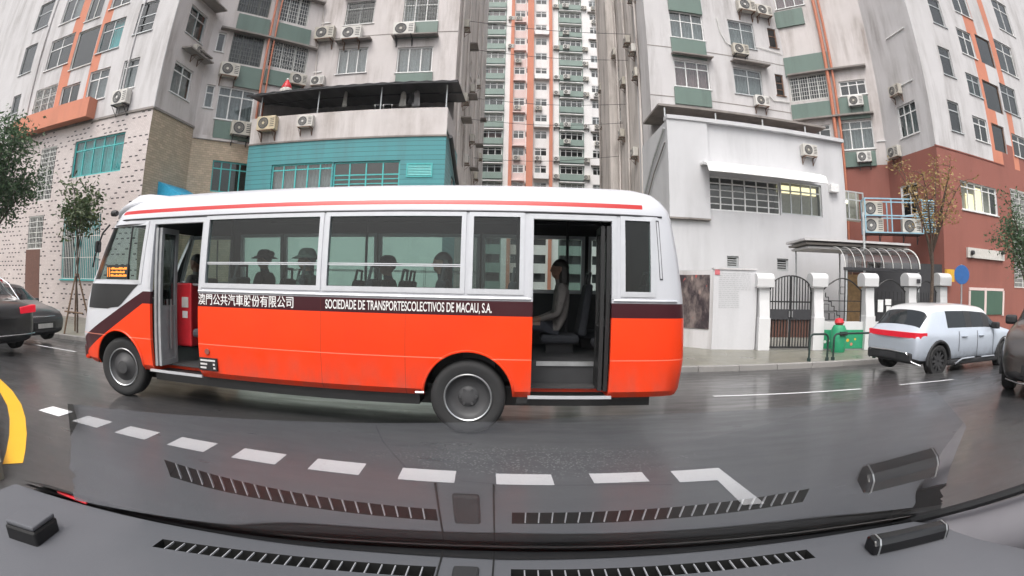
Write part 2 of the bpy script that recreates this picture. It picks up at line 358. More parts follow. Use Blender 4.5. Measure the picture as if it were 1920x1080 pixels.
def strip(pts, w_, name, mat, z=.003, label='', cat='road joint'):
    mb = MB(); L = []
    for i, p in enumerate(pts):
        a = Vector(pts[max(0,i-1)]); b = Vector(pts[min(len(pts)-1,i+1)]); d = (b-a).normalized(); n = Vector((-d.y, d.x))*w_
        L += [(p[0]-n.x, p[1]-n.y, gz(p[1])+z), (p[0]+n.x, p[1]+n.y, gz(p[1])+z)]
    mb.add(L, [(2*i, 2*i+1, 2*i+3, 2*i+2) for i in range(len(pts)-1)]); return tag(mb.build(name, mat, fixn=False), label, cat, kind='structure')
strip(joint, .008, 'road_joint', M['black'], .002, 'thin dark seam curving across the asphalt')
strip([g(862,902), g(950,909), g(1050,910), g(1160,909), g(1260,909)], .007, 'road_joint', M['black'], .002, 'thin dark seam along the broken white line')
yl = [g(-10,712), g(12,735), g(27,760), g(33,785), g(34,815), g(30,845), g(24,870)]
strip(yl, .09, 'road_marking', M['paint_y'], .004, 'yellow painted line curving round the near kerb', 'road marking')
# near kerb corner beside the yellow line
kp = [g(24,905), g(6,840), g(2,800), g(-12,765), g(-60,740)]
mb = MB(); mb.prism([(p[0]-.12, p[1]) for p in kp] + [(-30, kp[-1][1]), (-30, 1.0), (kp[0][0]-.1, 1.0)], -.2, .12, 'Z')
tag(mb.build('near_pavement', M['paving']), 'grey footway corner with kerb beside the yellow line', 'pavement', kind='structure')

# ------------------------------------------------------------------ facades
class Plane:
    def __init__(s, O, Rv):
        s.O = Vector((O[0], O[1])); s.R = Vector(Rv).normalized(); s.Nn = Vector((s.R.y, -s.R.x)); s.holes = []
        s.M = Matrix(((s.R.x, -s.Nn.x, 0, s.O.x), (s.R.y, -s.Nn.y, 0, s.O.y), (0,0,1,0), (0,0,0,1)))
        s.rz = math.atan2(s.R.y, s.R.x)
    def px(s, px, py, off=0):
        d = ray(px, py); n = s.Nn; O = s.O + n*off
        t = (O.dot(n)) / (d.x*n.x + d.y*n.y); p = Vector((d.x*t, d.y*t))
        return (p - s.O).dot(s.R), d.z*t + CAM_H
    def rect(s, x0, y0, x1, y1, off=0):
        ym, xm = (y0+y1)/2, (x0+x1)/2
        return s.px(x0, ym, off)[0], s.px(x1, ym, off)[0], s.px(xm, y1, off)[1], s.px(xm, y0, off)[1]
    def w(s, u, z, out=0): p = s.O + s.R*u + s.Nn*out; return Vector((p.x, p.y, z))
def facade_wall(pl, u0, u1, z0, z1, mats, parent, zones=(), name='wall', depth=.16, back=True, roommat=None):
    H = [h for h in pl.holes if h[0] > u0-.01 and h[1] < u1+.01 and h[3] > z0 and h[2] < z1]
    cu = sorted({u0, u1, *[x for h in H for x in h[:2]], *[min(max(x,u0),u1) for h in zones for x in h[:2]]}); cz = sorted({z0, z1, *[min(max(x,z0),z1) for h in H for x in h[2:4]], *[min(max(x,z0),z1) for h in zones for x in h[2:4]]})
    mb = MB(pl.M)
    idx = {}
    def V(i, j):
        if (i,j) not in idx: idx[(i,j)] = len(mb.v); mb.v.append(pl.M @ Vector((cu[i], 0, cz[j])))
        return idx[(i,j)]
    for i in range(len(cu)-1):
        for j in range(len(cz)-1):
            uc, zc = (cu[i]+cu[i+1])/2, (cz[j]+cz[j+1])/2
            if any(h[0] < uc < h[1] and h[2] < zc < h[3] for h in H): continue
            mi = 0
            for zn in zones:
                if zn[0] < uc < zn[1] and zn[2] < zc < zn[3]: mi = zn[4]
            mb.f.append([V(i,j), V(i+1,j), V(i+1,j+1), V(i,j+1)]); mb.m.append(mi); mb.sm.append(False)
    for a, b, c, d in [h[:4] for h in H]:
        d = min(d, z1)
        mb.add([(a,0,c),(b,0,c),(b,0,d),(a,0,d),(a,depth,c),(b,depth,c),(b,depth,d),(a,depth,d)], [(0,1,5,4),(1,2,6,5),(2,3,7,6),(3,0,4,7)], 0)
    o = mb.build(name, mats, parent, fixn=False)
    if back and H:
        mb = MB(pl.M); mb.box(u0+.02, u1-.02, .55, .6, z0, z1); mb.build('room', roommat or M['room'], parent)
    return o
def window(pl, rect, parent, cols=2, transom=.3, fm='white_frame', gm='glass', curtain=None, grille=None, fw=.05, recess=.07, sill=True, label=None, px=True, cover=(0,1), rows=1, vent=False):
    fw = fw*1.25
    u0, u1, z0, z1 = pl.rect(*rect) if px else rect
    pl.holes.append((u0, u1, z0, z1))
    fr = MB(pl.M); y0, y1 = recess, recess+.06
    fr.box(u0, u1, y0, y1, z0, z0+fw); fr.box(u0, u1, y0, y1, z1-fw, z1); fr.box(u0, u0+fw, y0, y1, z0+fw, z1-fw); fr.box(u1-fw, u1, y0, y1, z0+fw, z1-fw)
    zt = z1 - (z1-z0)*transom if transom else z1-fw
    if transom: fr.box(u0+fw, u1-fw, y0+.002, y1-.002, zt-fw*.4, zt+fw*.4)
    for i in range(1, cols):
        u = u0 + (u1-u0)*i/cols; fr.box(u-fw*.45, u+fw*.45, y0+.001, y1-.001, z0+fw, z1-fw)
    for i in range(1, rows):
        z = z0 + (zt-z0)*i/rows; fr.box(u0+fw, u1-fw, y0+.003, y1-.003, z-fw*.3, z+fw*.3)
    if sill: fr.box(u0-.06, u1+.06, -.06, recess-.003, z0-.05, z0-.002)
    f = fr.build('window', M[fm], parent)
    if label: f['label'] = label
    pn = MB(pl.M); pn.add([(u0+fw*.5,(y0+y1)/2,z0+fw*.5),(u1-fw*.5,(y0+y1)/2,z0+fw*.5),(u1-fw*.5,(y0+y1)/2,z1-fw*.5),(u0+fw*.5,(y0+y1)/2,z1-fw*.5)], [(0,1,2,3)])
    pn.build('pane', M[gm], f, fixn=False)
    if curtain:
        cu = MB(pl.M); a = u0+(u1-u0)*cover[0]; b = u0+(u1-u0)*cover[1]; n = max(8, int((b-a)/.045)); vs = []
        for i in range(n+1):
            u = a+(b-a)*i/n; y = recess+.2+.035*math.sin(i*1.7+random.random()*.8); vs += [(u,y,z0+.02),(u,y,z1-.03)]
        cu.add(vs, [(2*i,2*i+2,2*i+3,2*i+1) for i in range(n)], 0, True); cu.build('curtain', M[curtain], f, fixn=False)
    if grille:
        gr = MB(pl.M); gm_ = M['grille_white' if 'w' in grille else 'grille_dark']; d = -.04 if 'o' in grille else .03
        n = max(3, int((u1-u0)/(.13))); t = .009 if 't' not in grille else .014
        for i in range(n+1):
            u = u0+.01+(u1-u0-.02)*i/n; gr.box(u-t, u+t, d-.01, d+.01, z0+.02, z1-.02)
        k = 3 if 'x' not in grille else max(3, int((z1-z0)/.22))
        for j in range(k+1):
            z = z0+.03+(z1-z0-.06)*j/k; gr.box(u0, u1, d-.013, d-.0105, z-t, z+t)
        if 'r' in grille:                                    # ring ornaments
            for i in range(1, n, 2):
                for j in range(k):
                    zc = z0+(z1-z0)*(j+.5)/k; uc = u0+(u1-u0)*i/n
                    gr.tube([(uc+.09*math.cos(a_*math.pi/4), d-.02, zc+.09*math.sin(a_*math.pi/4)) for a_ in range(8)], .009, 4, closed=True)
        gr.build('grille', gm_, f)
    return f, (u0, u1, z0, z1)
def panel(pl, rect, parent, name, mat, y0=-.03, y1=.02, px=True, bevel=0):
    u0, u1, z0, z1 = pl.rect(*rect, -y0) if px else rect
    return MB(pl.M).box(u0, u1, y0, y1, z0, z1).build(name, M[mat], parent, bevel=bevel)
def hood(pl, rect, parent, name='awning_slab', mat='slab', out=.45, tilt=.06):
    """thin slab over a window; rect = its left, top, right, bottom edge in the photo"""
    u0, u1, z0, z1 = pl.rect(*rect); z1 = max(z1, z0+.07)
    mb = MB(pl.M); mb.add([(u0,0.02,z1+tilt),(u1,.02,z1+tilt),(u1,-out,z1),(u0,-out,z1),(u0,.02,z1+tilt-.08),(u1,.02,z1+tilt-.08),(u1,-out,z1-.07),(u0,-out,z1-.07)], [(0,1,2,3),(4,7,6,5),(0,4,5,1),(1,5,6,2),(2,6,7,3),(3,7,4,0)])
    return mb.build(name, M[mat], parent)
def pipe(pl, pts, parent, r=.05, mat='grille_white', out=.08, name='drainpipe', px=True):
    P = [pl.w(*(pl.px(*p) if px else p), out) for p in pts]
    mb = MB(); mb.tube(P, r, 8); return mb.build(name, M[mat], parent)

# ------------------------------------------------------------------ air conditioners: one of each kind with its parts, then copies
def make_ac(kind):
    t = thing('air_conditioner', 'x', 'air conditioner', (0,0,-50)); cas = M['ac_yellow'] if kind == 'yellow' else M['ac_white']
    mb = MB(wmat(t)); mb.box(-.43, .43, -.36, -.05, 0, .58); mb.build('casing', cas, t, bevel=.02)
    mb = MB(wmat(t)); mb.lathe([(.0,-.363),(.205,-.363),(.205,-.366),(.235,-.372),(.24,-.361)], 28, 1, cen=(-.12,0,.29)); mb.lathe([(.0,-.372),(.06,-.372),(.06,-.362)], 16, 0, cen=(-.12,0,.29))
    for r_ in (.1,.14,.175): mb.tube([(-.12+r_*math.cos(a*math.pi/10), -.370, .29+r_*math.sin(a*math.pi/10)) for a in range(20)], .004, 4, 0, closed=True)
    mb.m = [0 if (m_ == 0) else 1 for m_ in mb.m]; mb.build('fan_grille', [cas, M['ac_dark']], t)
    mb = MB(wmat(t))
    for k in range(5): mb.box(.2, .38, -.366, -.36, .12+k*.08, .15+k*.08)
    mb.build('louvre', M['ac_dark'], t)
    mb = MB(wmat(t))
    for s_ in (-.32, .32): mb.box(s_-.02, s_+.02, -.42, 0, -.05, -.01); mb.box(s_-.02, s_+.02, -.04, 0, -.40, -.05); mb.tube([(s_, -.38, -.04), (s_, -.02, -.38)], .012, 6)
    mb.box(-.30, .30, -.40, -.37, -.045, -.015)
    mb.build('bracket', M['rust'] if kind != 'clean' else M['dark_metal'], t)
    return t
AC = {k: make_ac(k) for k in ('white', 'yellow', 'clean')}; AC_USED = set()
def ac(pl, rect, label, kind='white', s=None, group='air conditioners on the facades', out=0.0):
    u0, u1, z0, z1 = pl.rect(*rect, .2); p = pl.w((u0+u1)/2, z0, out)
    src = AC[kind]
    if kind not in AC_USED: AC_USED.add(kind); o = src; o.location = p; o.rotation_euler = (0,0,pl.rz); o['label'] = label; o['group'] = group
    else: o = copy_tree(src, None, p, pl.rz, label, group)
    s = s or max(.75, min(1.25, (z1-z0)/.6)); o.scale = (s, s, s); return o

# ------------------------------------------------------------------ LEFT apartment building
LB = thing('apartment_building', 'grimy pale apartment block with orange stripes and tiled base behind the bus front', 'building', (-14.3, 15, PAVE_Z))
LW = Plane((-14.3, 15), (1,0)); LS = Plane((-14.3, 15), (0,1)); LD = Plane((-14.3, 18), (4.1,4)); LE = Plane((-10.2, 22), (1,0)); LA = Plane((-2.9, 22), (0,1))
CZ = 8.2
# street wing
window(LW, (125,-20,157,35), LB, 2, .3, curtain='curtain', cover=(.5,1)); window(LW, (93,72,132,123), LB, 2, .35, gm='glass_dark'); window(LW, (65,165,102,210), LB, 3, .4, grille='w')
window(LW, (172,-30,197,32), LB, 2, .25, fm='grille_white', gm='glass_dark'); window(LW, (141,57,178,122), LB, 1, 0, fm='grille_white', gm='glass_dark'); window(LW, (113,160,145,205), LB, 2, 0, gm='glass_dark')
window(LW, (190,40,228,92), LB, 2, .3, gm='glass_teal', fm='alu', curtain='curtain_teal', cover=(.4,1)); window(LW, (165,132,200,186), LB, 2, .3, curtain='curtain'); window(LW, (217,-42,250,8), LB, 2, .3, gm='glass_dark')
window(LW, (259,5,291,58), LB, 1, .45, fm='alu', rows=2); window(LW, (228,112,256,165), LB, 1, .25, curtain='curtain', cover=(.1,.9))
window(LW, (72,8,95,50), LB, 1, .4, fm='alu'); window(LW, (43,88,63,135), LB, 1, 0, fm='alu', gm='glass'); window(LW, (23,180,36,212), LB, 1, 0, fm='alu')
window(LW, (138,257,229,326), LB, 5, .28, fm='teal', gm='glass_teal', curtain='curtain_teal', sill=False, label='wide teal framed window of five panes'); window(LW, (72,278,100,375), LB, 2, 0, fm='grille_white', gm='glass_dark', grille='wxt', sill=False)
window(LW, (53,405,80,467), LB, 2, 0, fm='grille_white', gm='glass_dark', grille='wxt', sill=False); window(LW, (116,402,186,524), LB, 3, .2, fm='teal', gm='glass_teal', curtain='curtain_teal', grille='wt', sill=True, cover=(.3,1))
u0, u1, z0, z1 = LW.rect(48,468,74,530); MB(LW.M).box(u0, u1, -.02, .03, PAVE_Z, z1).build('door', M['brown_door'], LB)
zr = []
def stripe(pl, xa, ya, xb, yb, wpx):
    u = (pl.px(xa,ya)[0]+pl.px(xb,yb)[0])/2; w2 = pl.px(xa+wpx,ya)[0]-pl.px(xa,ya)[0]; return (u, u+w2)
a, b = stripe(LW, 107,163, 151,17, 17); zr.append((a, b, CZ, 40, 2)); a2, b2 = stripe(LW, 158,163, 198,30, 15); zr.append((a2, b2, CZ, 40, 2))
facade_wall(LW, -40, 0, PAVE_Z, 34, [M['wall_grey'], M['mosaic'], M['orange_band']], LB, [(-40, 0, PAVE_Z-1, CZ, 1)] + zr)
MB(LW.M).box(-40, .06, -.06, .02, CZ-.05, CZ+.05).build('cornice', M['slab'], LB)
u0 = LW.px(40,236)[0]; u1 = LW.px(181,200)[0]
MB(LW.M).box(u0, u1, -.55, .1, CZ+.06, CZ+.95).build('balcony', M['orange_band'], LB)
for x_ in (300, 66, 235): pipe(LW, [(LW.px(x_,150)[0], CZ), (LW.px(x_,150)[0], 30)], LB, .04, 'wall_grey', .05, px=False)
# wing side, stone below
window(LS, (351,14,387,76), LB, 2, .3, fm='alu', gm='glass_teal'); window(LS, (322,120,360,183), LB, 2, .28, curtain='curtain'); window(LS, (331,279,362,346), LB, 3, .25, fm='teal', gm='glass_teal', curtain='curtain_teal', sill=False)
hood(LS, (360,5,408,18), LB, out=.7); hood(LS, (336,104,386,116), LB, out=.55); hood(LS, (362,102,388,108), LB, out=.4)
facade_wall(LS, 0, 3.0, PAVE_Z, 34, [M['wall_pale'], M['stone']], LB, [(-1, 4, PAVE_Z-1, CZ, 1)])
MB(LS.M).box(0.062, 3.0, -.06, .02, CZ-.05, CZ+.05).build('cornice', M['slab'], LB)
# inner splay with balconies
window(LD, (406,60,422,97), LB, 1, 0, gm='glass_dark'); window(LD, (384,158,401,202), LB, 1, .35, curtain='curtain')
window(LD, (432,64,493,122), LB, 3, 0, fm='grille_dark', gm='glass_dark', grille='dx', sill=False); window(LD, (406,165,476,227), LB, 3, .27, curtain='curtain', label='white framed three pane window above the air conditioner')
window(LD, (448,-20,509,28), LB, 3, 0, fm='grille_dark', gm='glass_dark', grille='d', sill=False)
window(LD, (503,80,578,132), LB, 3, 0, fm='grille_white', gm='glass_dark', grille='wr', sill=False); window(LD, (523,-15,582,45), LB, 3, 0, fm='grille_white', gm='glass_dark', grille='wx', sill=False)
window(LD, (396,303,466,362), LB, 4, .25, fm='teal', gm='glass_teal', sill=False)
for r_ in ((444,30,506,62), (440,125,490,165), (517,48,583,80), (496,135,566,163), (400,229,472,262)): panel(LD, r_, LB, 'spandrel', 'green_tile', -.10)
L_ = math.hypot(4.1, 4)
facade_wall(LD, 0, L_, PAVE_Z, 34, [M['wall_pale'], M['stone']], LB, [(-1, L_+1, PAVE_Z-1, 7.7, 1)])
MB(LD.M).box(0.03, 2.2, -.08, .02, 7.72, 7.9).build('cornice', M['wall_pale'], LB)
up = (LD.px(483,167)[0]+LD.px(523,0)[0])/2
pipe(LD, [(up, 6.0), (up, 32)], LB, .06, 'pipe_orange', .16, px=False); pipe(LD, [(up+.28, 6.0), (up+.28, 32)], LB, .045, 'pipe_orange', .14, px=False)
for zz in (LD.px(465,64)[1], LD.px(465,-30)[1]): MB(LD.M).box(.4, L_-.1, -.30, .02, zz-.06, zz+.03).build('balcony_slab', M['slab'], LB)
# tower face
window(LE, (633,90,688,137), LB, 3, 0, curtain='curtain'); window(LE, (744,88,811,135), LB, 3, 0, curtain='curtain', cover=(.05,.9)); window(LE, (649,3,702,45), LB, 2, .3, grille='dx'); window(LE, (757,-5,822,40), LB, 3, .3, grille='dx', curtain='curtain', cover=(0,.4))
window(LE, (584,98,604,135), LB, 1, .3, curtain='curtain'); window(LE, (602,8,621,43), LB, 1, .3, grille='d')
panel(LE, (741,41,820,70), LB, 'spandrel', 'green_tile', -.09); panel(LE, (741,137,810,158), LB, 'spandrel', 'green_tile', -.09)
hood(LE, (632,78,697,86), LB); hood(LE, (737,70,822,80), LB, out=.5); hood(LE, (648,-8,702,0), LB)
window(LE, (575,192,640,225), LB, 3, 0, gm='glass_dark', sill=False); window(LE, (700,190,735,225), LB, 2, 0, gm='glass_dark', sill=False)
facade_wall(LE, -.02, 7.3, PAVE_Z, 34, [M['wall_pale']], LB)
for zz in (11.15, 13.95): MB(LE.M).box(0, 7.3, -.012, .01, zz-.02, zz+.02).build('string_course', M['slab'], LB)
pipe(LE, [(592,150), (596,90), (606,60), (610,-40)], LB, .035, 'wall_dirty', .06)
# alley side
for k in range(6):
    for z in (6.3, 9.1, 11.9, 14.7, 17.5):
        if random.random() < .55: window(LA, (1.4+k*2.9, 2.2+k*2.9, z, z+1.2), LB, 1, .3, gm='glass_dark', px=False)
facade_wall(LA, 0, 22, PAVE_Z, 34, [M['wall_dirty']], LB)
MB().prism([(-60,15.02),(-14.32,15.02),(-14.32,18),(-10.2,22.02),(-2.92,22.02),(-2.92,44),(-60,44)], 33.9, 34.2, 'Z').build('roof', M['slab'], LB)
for u_, z_, z2 in ((3, 9.6, 10.4), (6, 12.3, 13), (9, 8.2, 9.1), (13,11,11.9), (16,14,15), (5,15.2,16)): MB(LA.M).box(u_, u_+1.1, -.55, 0, z2-.06, z2).build('awning_slab', M['slab'], LB)
for u_ in (1.0, 4.4, 10.5, 15): pipe(LA, [(u_, 5), (u_, 33)], LB, .06, 'wall_dirty', .09, px=False)
for (pl_, r_, lb, kd) in [(LW, (213,170,244,196), 'white air conditioner under the narrow window at the orange balcony corner', 'clean'), (LS, (360,86,386,108), 'air conditioner high on the stone based side wall between two awning slabs', 'white'),
    (LD, (414,119,446,144), 'air conditioner beside the green barred balcony left of the orange pipes', 'white'), (LD, (433,228,470,255), 'large white air conditioner below the three pane bay window left of the teal boards', 'clean'),
    (LE, (595,51,626,75), 'air conditioner at the inner corner above the narrow window', 'white'), (LE, (643,51,678,75), 'grey fronted air conditioner between the two left tower windows', 'white'), (LE, (741,44,777,68), 'white air conditioner in front of the upper green panel beside the alley', 'clean'),
    (LE, (583,143,608,160), 'small air conditioner just above the dark terrace awning', 'white'), (LD, (548,139,570,160), 'boxy air conditioner beside the red capped figure above the terrace awning', 'white')]: ac(pl_, r_, lb, kd)
for i, (u_, z_) in enumerate([(2.2,15.3), (3.4,11.3), (5.2,8.3), (7.5,13.6), (8.6,10.6), (11.5,15.8), (12.5,9.0), (16,11.4), (4.2,6.4)]):
    o = copy_tree(AC['white'], None, LA.w(u_, z_), LA.rz, 'rusty air conditioner hanging on the left wall of the alley', 'air conditioners on the left alley wall')

M['pale_green'] = wallmat('pale_green_wall', (.46,.53,.49), stain=(.3,.33,.31), amt=.4)  # pale lower zone: daylight behind the bus windows put into the wall colour
# ------------------------------------------------------------------ teal podium
TP = thing('podium_building', 'low podium clad in teal boards with a white parapet above the bus roof', 'building', (-7, 19, PAVE_Z))
PF = Plane((-11.7, 19), (1,0)); PS = Plane((-2.75, 19), (0,1)); Wp = 8.95
ZT = PF.px(650,260)[1]; ZP = PF.px(650,208)[1]
window(PF, (508,306,622,356), TP, 5, .22, fm='teal', gm='glass', curtain='curtain', sill=False, label='long teal framed window of five panes'); window(PF, (624,302,749,352), TP, 4, .5, fm='teal', gm='glass_dark', sill=False, rows=3)
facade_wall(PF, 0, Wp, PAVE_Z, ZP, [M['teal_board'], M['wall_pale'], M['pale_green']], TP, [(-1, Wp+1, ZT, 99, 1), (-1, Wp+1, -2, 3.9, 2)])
window(PS, (2, 3.2, 5, 6.2), TP, 2, .3, gm='glass_dark', px=False)
facade_wall(PS, 0, 12, PAVE_Z, ZT+.3, [M['teal_board'], M['wall_dirty']], TP, [(4, 13, PAVE_Z-1, 99, 1)])
MB(PF.M).box(-.02, Wp+.03, -.05, .3, ZT-.02, ZT+.05).build('ledge', M['slab'], TP)
MB(PF.M).box(0, .14, .14, 3.0, ZT+.06, ZP).build('parapet', M['wall_pale'], TP); MB(PF.M).box(Wp-.14, Wp, .14, 3.0, ZT+.06, ZP).build('parapet', M['wall_pale'], TP)
MB(PF.M).box(.02, Wp-.02, .02, 2.95, ZT-.1, ZT).build('terrace_floor', M['slab'], TP)
MB(PF.M).box(-.01, .0, .02, 2.9, PAVE_Z, ZT-.11).build('end_wall', M['stone'], TP)
u0, u1, z0, z1 = PF.rect(762,306,811,332); mb = MB(PF.M)
mb.box(u0, u1, -.03, .01, z0, z0+.05); mb.box(u0, u1, -.03, .01, z1-.05, z1); mb.box(u0, u0+.05, -.03, .01, z0+.05, z1-.05); mb.box(u1-.05, u1, -.03, .01, z0+.05, z1-.05)
k = z0+.08
while k < z1-.08: mb.add([(u0+.05,-.025,k),(u1-.05,-.025,k),(u1-.05,.0,k+.05),(u0+.05,.0,k+.05)], [(0,1,2,3)]); k += .065
mb.build('vent_louvre', M['teal'], TP)
ZA = PF.px(660,158,.35)[1]                                    # terrace awning on posts
mb = MB(PF.M); n = 60
for i in range(n):
    a0, a1 = -.3+(Wp+.7)*i/n, -.3+(Wp+.7)*(i+1)/n; h0 = .018*math.sin(i*1.6); h1 = .018*math.sin((i+1)*1.6)
    mb.add([(a0,-.35,ZA+h0),(a1,-.35,ZA+h1),(a1,3.0,ZA+.35+h1),(a0,3.0,ZA+.35+h0),(a0,-.35,ZA+h0-.03),(a1,-.35,ZA+h1-.03),(a1,3.0,ZA+.32+h1),(a0,3.0,ZA+.32+h0)], [(0,1,2,3),(7,6,5,4),(0,4,5,1),(2,6,7,3)], 0, True)
mb.build('awning', M['dark_metal'], TP)
mb = MB(PF.M); mb.box(-.3, Wp+.4, -.33, -.29, ZA-.09, ZA-.035); mb.box(-.3, Wp+.4, 1.3, 1.34, ZA+.08, ZA+.13); mb.build('awning_beam', M['dark_metal'], TP)
for x_ in (491, 597, 714, 837): u_ = PF.px(x_,190)[0]; MB(PF.M).tube([(u_,-.02+.05,ZT+.06),(u_,.03,ZA-.06)], .028, 8).build('post', M['alu'], TP)
ac(PF, (488,219,516,245), 'yellowed air conditioner on the white parapet nearest the orange pipes', 'yellow'); ac(PF, (556,217,590,238), 'grey fronted air conditioner on the white parapet under the awning post', 'white')
pipe(PS, [(.4, ZT+.1), (2.5, ZT-.9), (5.5, ZT-2.2)], TP, .09, 'dark_metal', .12, px=False)
def garment(px, py0, py1, label, mat, w_=.35):
    u, zt = PF.px(px, py0, -.6); _, zb = PF.px(px, py1, -.6); mb = MB(PF.M); n = 9; vs = []
    for j in range(6):
        for i in range(n):
            s_ = i/(n-1); ww = w_*(.75+.35*j/5) if j > 0 else w_*.5
            vs.append((u+(s_-.5)*ww, .6+.05*math.sin(s_*9+j*.6), zt+(zb-zt)*j/5))
    mb.add(vs, [(j*n+i, j*n+i+1, (j+1)*n+i+1, (j+1)*n+i) for j in range(5) for i in range(n-1)], 0, True)
    o = mb.build('garment', mat, fixn=False); so_ = o.modifiers.new('t', 'SOLIDIFY'); so_.thickness = .02
    tag(o, label, 'laundry', 'laundry drying under the terrace awning')
garment(649, 172, 201, 'pale narrow towel hanging under the terrace awning left of the middle post', M['canvas'], .22); garment(757, 172, 200, 'white shirt hanging under the awning just right of the middle post', M['canvas'], .3); garment(782, 170, 200, 'pale yellow cloth hanging nearest the alley end of the awning', M['curtain'], .34); garment(772, 174, 196, 'dark garment hanging between the white shirt and the pale yellow cloth', M['dark_metal'], .3)
t = thing('figurine', 'small red capped white figure standing on the dark terrace awning', 'figurine', PF.w(PF.px(538,160,-.5)[0], ZA+.1, -.5))
mb = MB(wmat(t)); mb.lathe([(0,0),(.3,0),(.33,.1),(.3,.3),(.18,.4)], 20, 0, 'Z'); mb.build('body', M['canvas'], t); mb = MB(wmat(t)); mb.lathe([(.24,.36),(.25,.42),(.16,.6),(.06,.78)], 20, 0, 'Z'); mb.build('cap', M['red'], t); mb = MB(wmat(t)); mb.lathe([(.0,.9),(.06,.86),(.07,.8),(0,.75)], 12, 0, 'Z'); mb.build('pompom', M['white_paint'], t)
t = thing('awning', 'blue fabric awning behind the front of the bus roof', 'awning', LS.w(2.6, 4.6, 0))
pa, pb = LS.px(297,352,.6), LS.px(368,352,.6)
mb = MB(LS.M); mb.add([(1.0,0,5.35),(3.0,0,5.35),(3.0,-1.3,4.75),(1.0,-1.3,4.75),(3.0,-1.3,4.45),(1.0,-1.3,4.45),(1.0,0,4.45),(3.0,0,4.45)], [(0,1,2,3),(3,2,4,5),(0,3,5,6),(1,7,4,2)]); o = mb.build('canopy', M['blue_awning'], t)
mb = MB(LS.M); mb.tube([(1.02,0,5.3),(1.02,-1.28,4.5)], .02, 6); mb.tube([(2.98,0,5.3),(2.98,-1.28,4.5)], .02, 6); mb.tube([(1.02,-1.28,4.5),(2.98,-1.28,4.5)], .02, 6); mb.build('frame', M['steel'], t)

# ------------------------------------------------------------------ central far tower
TW = thing('apartment_tower', 'tall pale tower with orange stripes and green balconies at the end of the alley', 'tower', (3, 70, PAVE_Z))
CT = Plane((0, 70), (1,0)); FH = 2.62
X = lambda px, py=180: CT.px(px, py)[0]
zb0 = CT.px(1070, 360)[1]-FH*5; rows_ = 26
cols_ = [('bay', 893, 944), ('win', 963, 984), ('narrow', 985, 990), ('win', 1003, 1026), ('bay', 1050, 1092), ('win', 1109, 1126)]
zones = [(X(882), X(946), -9, 99, 2), (X(957), X(962), -9, 99, 1), (X(962), X(986), -9, 99, 3), (X(988), X(1000), -9, 99, 1), (X(1000), X(1030), -9, 99, 0), (X(1030), X(1036), -9, 99, 1), (X(1048), X(1094), -9, 99, 2)]
protos = {}
for kind, xa, xb in cols_:
    ua, ub = X(xa), X(xb)
    for r_ in range(rows_):
        z = zb0 + r_*FH + (.0 if kind != 'narrow' else .2); h = {'bay': 1.25, 'win': 1.25, 'narrow': 1.0}[kind]
        rect = (ua, ub, z, z+h); CT.holes.append(rect)
        if r_ > 7 or r_ < 0 or True:
            cr = [None, 'curtain', None, 'curtain_pink', 'curtain', None][random.randrange(6)]
            key = (kind, xa, r_ % 4)
            if z < 13 or z > 56: continue
            if key in protos and kind != 'x':
                src, zs = protos[key]; c = src.copy(); C.objects.link(c); c.location = (0,0,z-zs)
                KIDS[TW.name].append(c)
                for ch in KIDS.get(src.name, []): q = ch.copy(); C.objects.link(q); q.parent = c
            else:
                CT.holes.pop(); f, _ = window(CT, rect, TW, {'bay': 4, 'win': 2, 'narrow': 1}[kind], .3 if kind != 'narrow' else 0, 'white_frame' if random.random() < .8 else 'alu', random.choice(['glass', 'glass_dark', 'glass']), cr, 'wx' if (kind == 'bay' and r_ % 4 == 1) else None, fw=.09, recess=.05, sill=False, px=False, cover=random.choice([(0,1),(0,.5),(.4,1)])); protos[key] = (f, z)
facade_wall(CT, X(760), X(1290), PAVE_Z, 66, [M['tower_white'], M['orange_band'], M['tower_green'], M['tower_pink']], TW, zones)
for r_ in range(5, 22):
    z = zb0 + r_*FH
    for xa, xb in ((882,946), (1048,1094)): MB(CT.M).box(X(xa)+.05, X(xb)-.05, -.5, .02, z+1.3, z+1.42).build('balcony_slab', M['tower_white'], TW); MB(CT.M).box(X(xa)+.1, X(xb)-.1, -.45, .02, z-.95, z-.05).build('spandrel', M['tower_green'], TW)
    if r_ % 2: MB(CT.M).box(X(962), X(985), -.55, .02, z+1.36, z+1.5).build('awning_slab', M['tower_pink'], TW); 
    if r_ % 3 == 0: MB(CT.M).box(X(1002), X(1029), -.7, .02, z-.9, z-.06).build('balcony', M['tower_white'], TW)
    if r_ % 2 == 0: MB(CT.M).box(X(1106), X(1129), -.45, .02, z+1.36, z+1.46).build('awning_slab', M['slab'], TW)
MB().prism([(X(760),70.1),(X(1290),70.1),(X(1290),86),(X(760),86)], 65.9, 66.3, 'Z').build('roof', M['slab'], TW)
MB().box(X(957)-.1, X(962), 69.6, 70.01, 0, 65).build('pilaster', M['orange_band'], TW); MB().box(X(1030), X(1036), 69.6, 70.01, 0, 65).build('pilaster', M['orange_band'], TW); MB().box(X(988), X(1000), 69.3, 70.01, 0, 65).build('pilaster', M['orange_band'], TW)
acc = 0
for r_ in range(5, 21):
    for xa in (956, 971, 1010, 1044, 1062, 1119, 1098):
        if random.random() < .42 and acc < 60:
            acc += 1; z = zb0 + r_*FH - .75
            o = copy_tree(AC['clean'], None, CT.w(X(xa), z, .0 if xa not in (1062,) else .45), CT.rz, 'small white air conditioner on the front of the tall pale tower', 'air conditioners on the far tower'); o.scale = (1.15,)*3

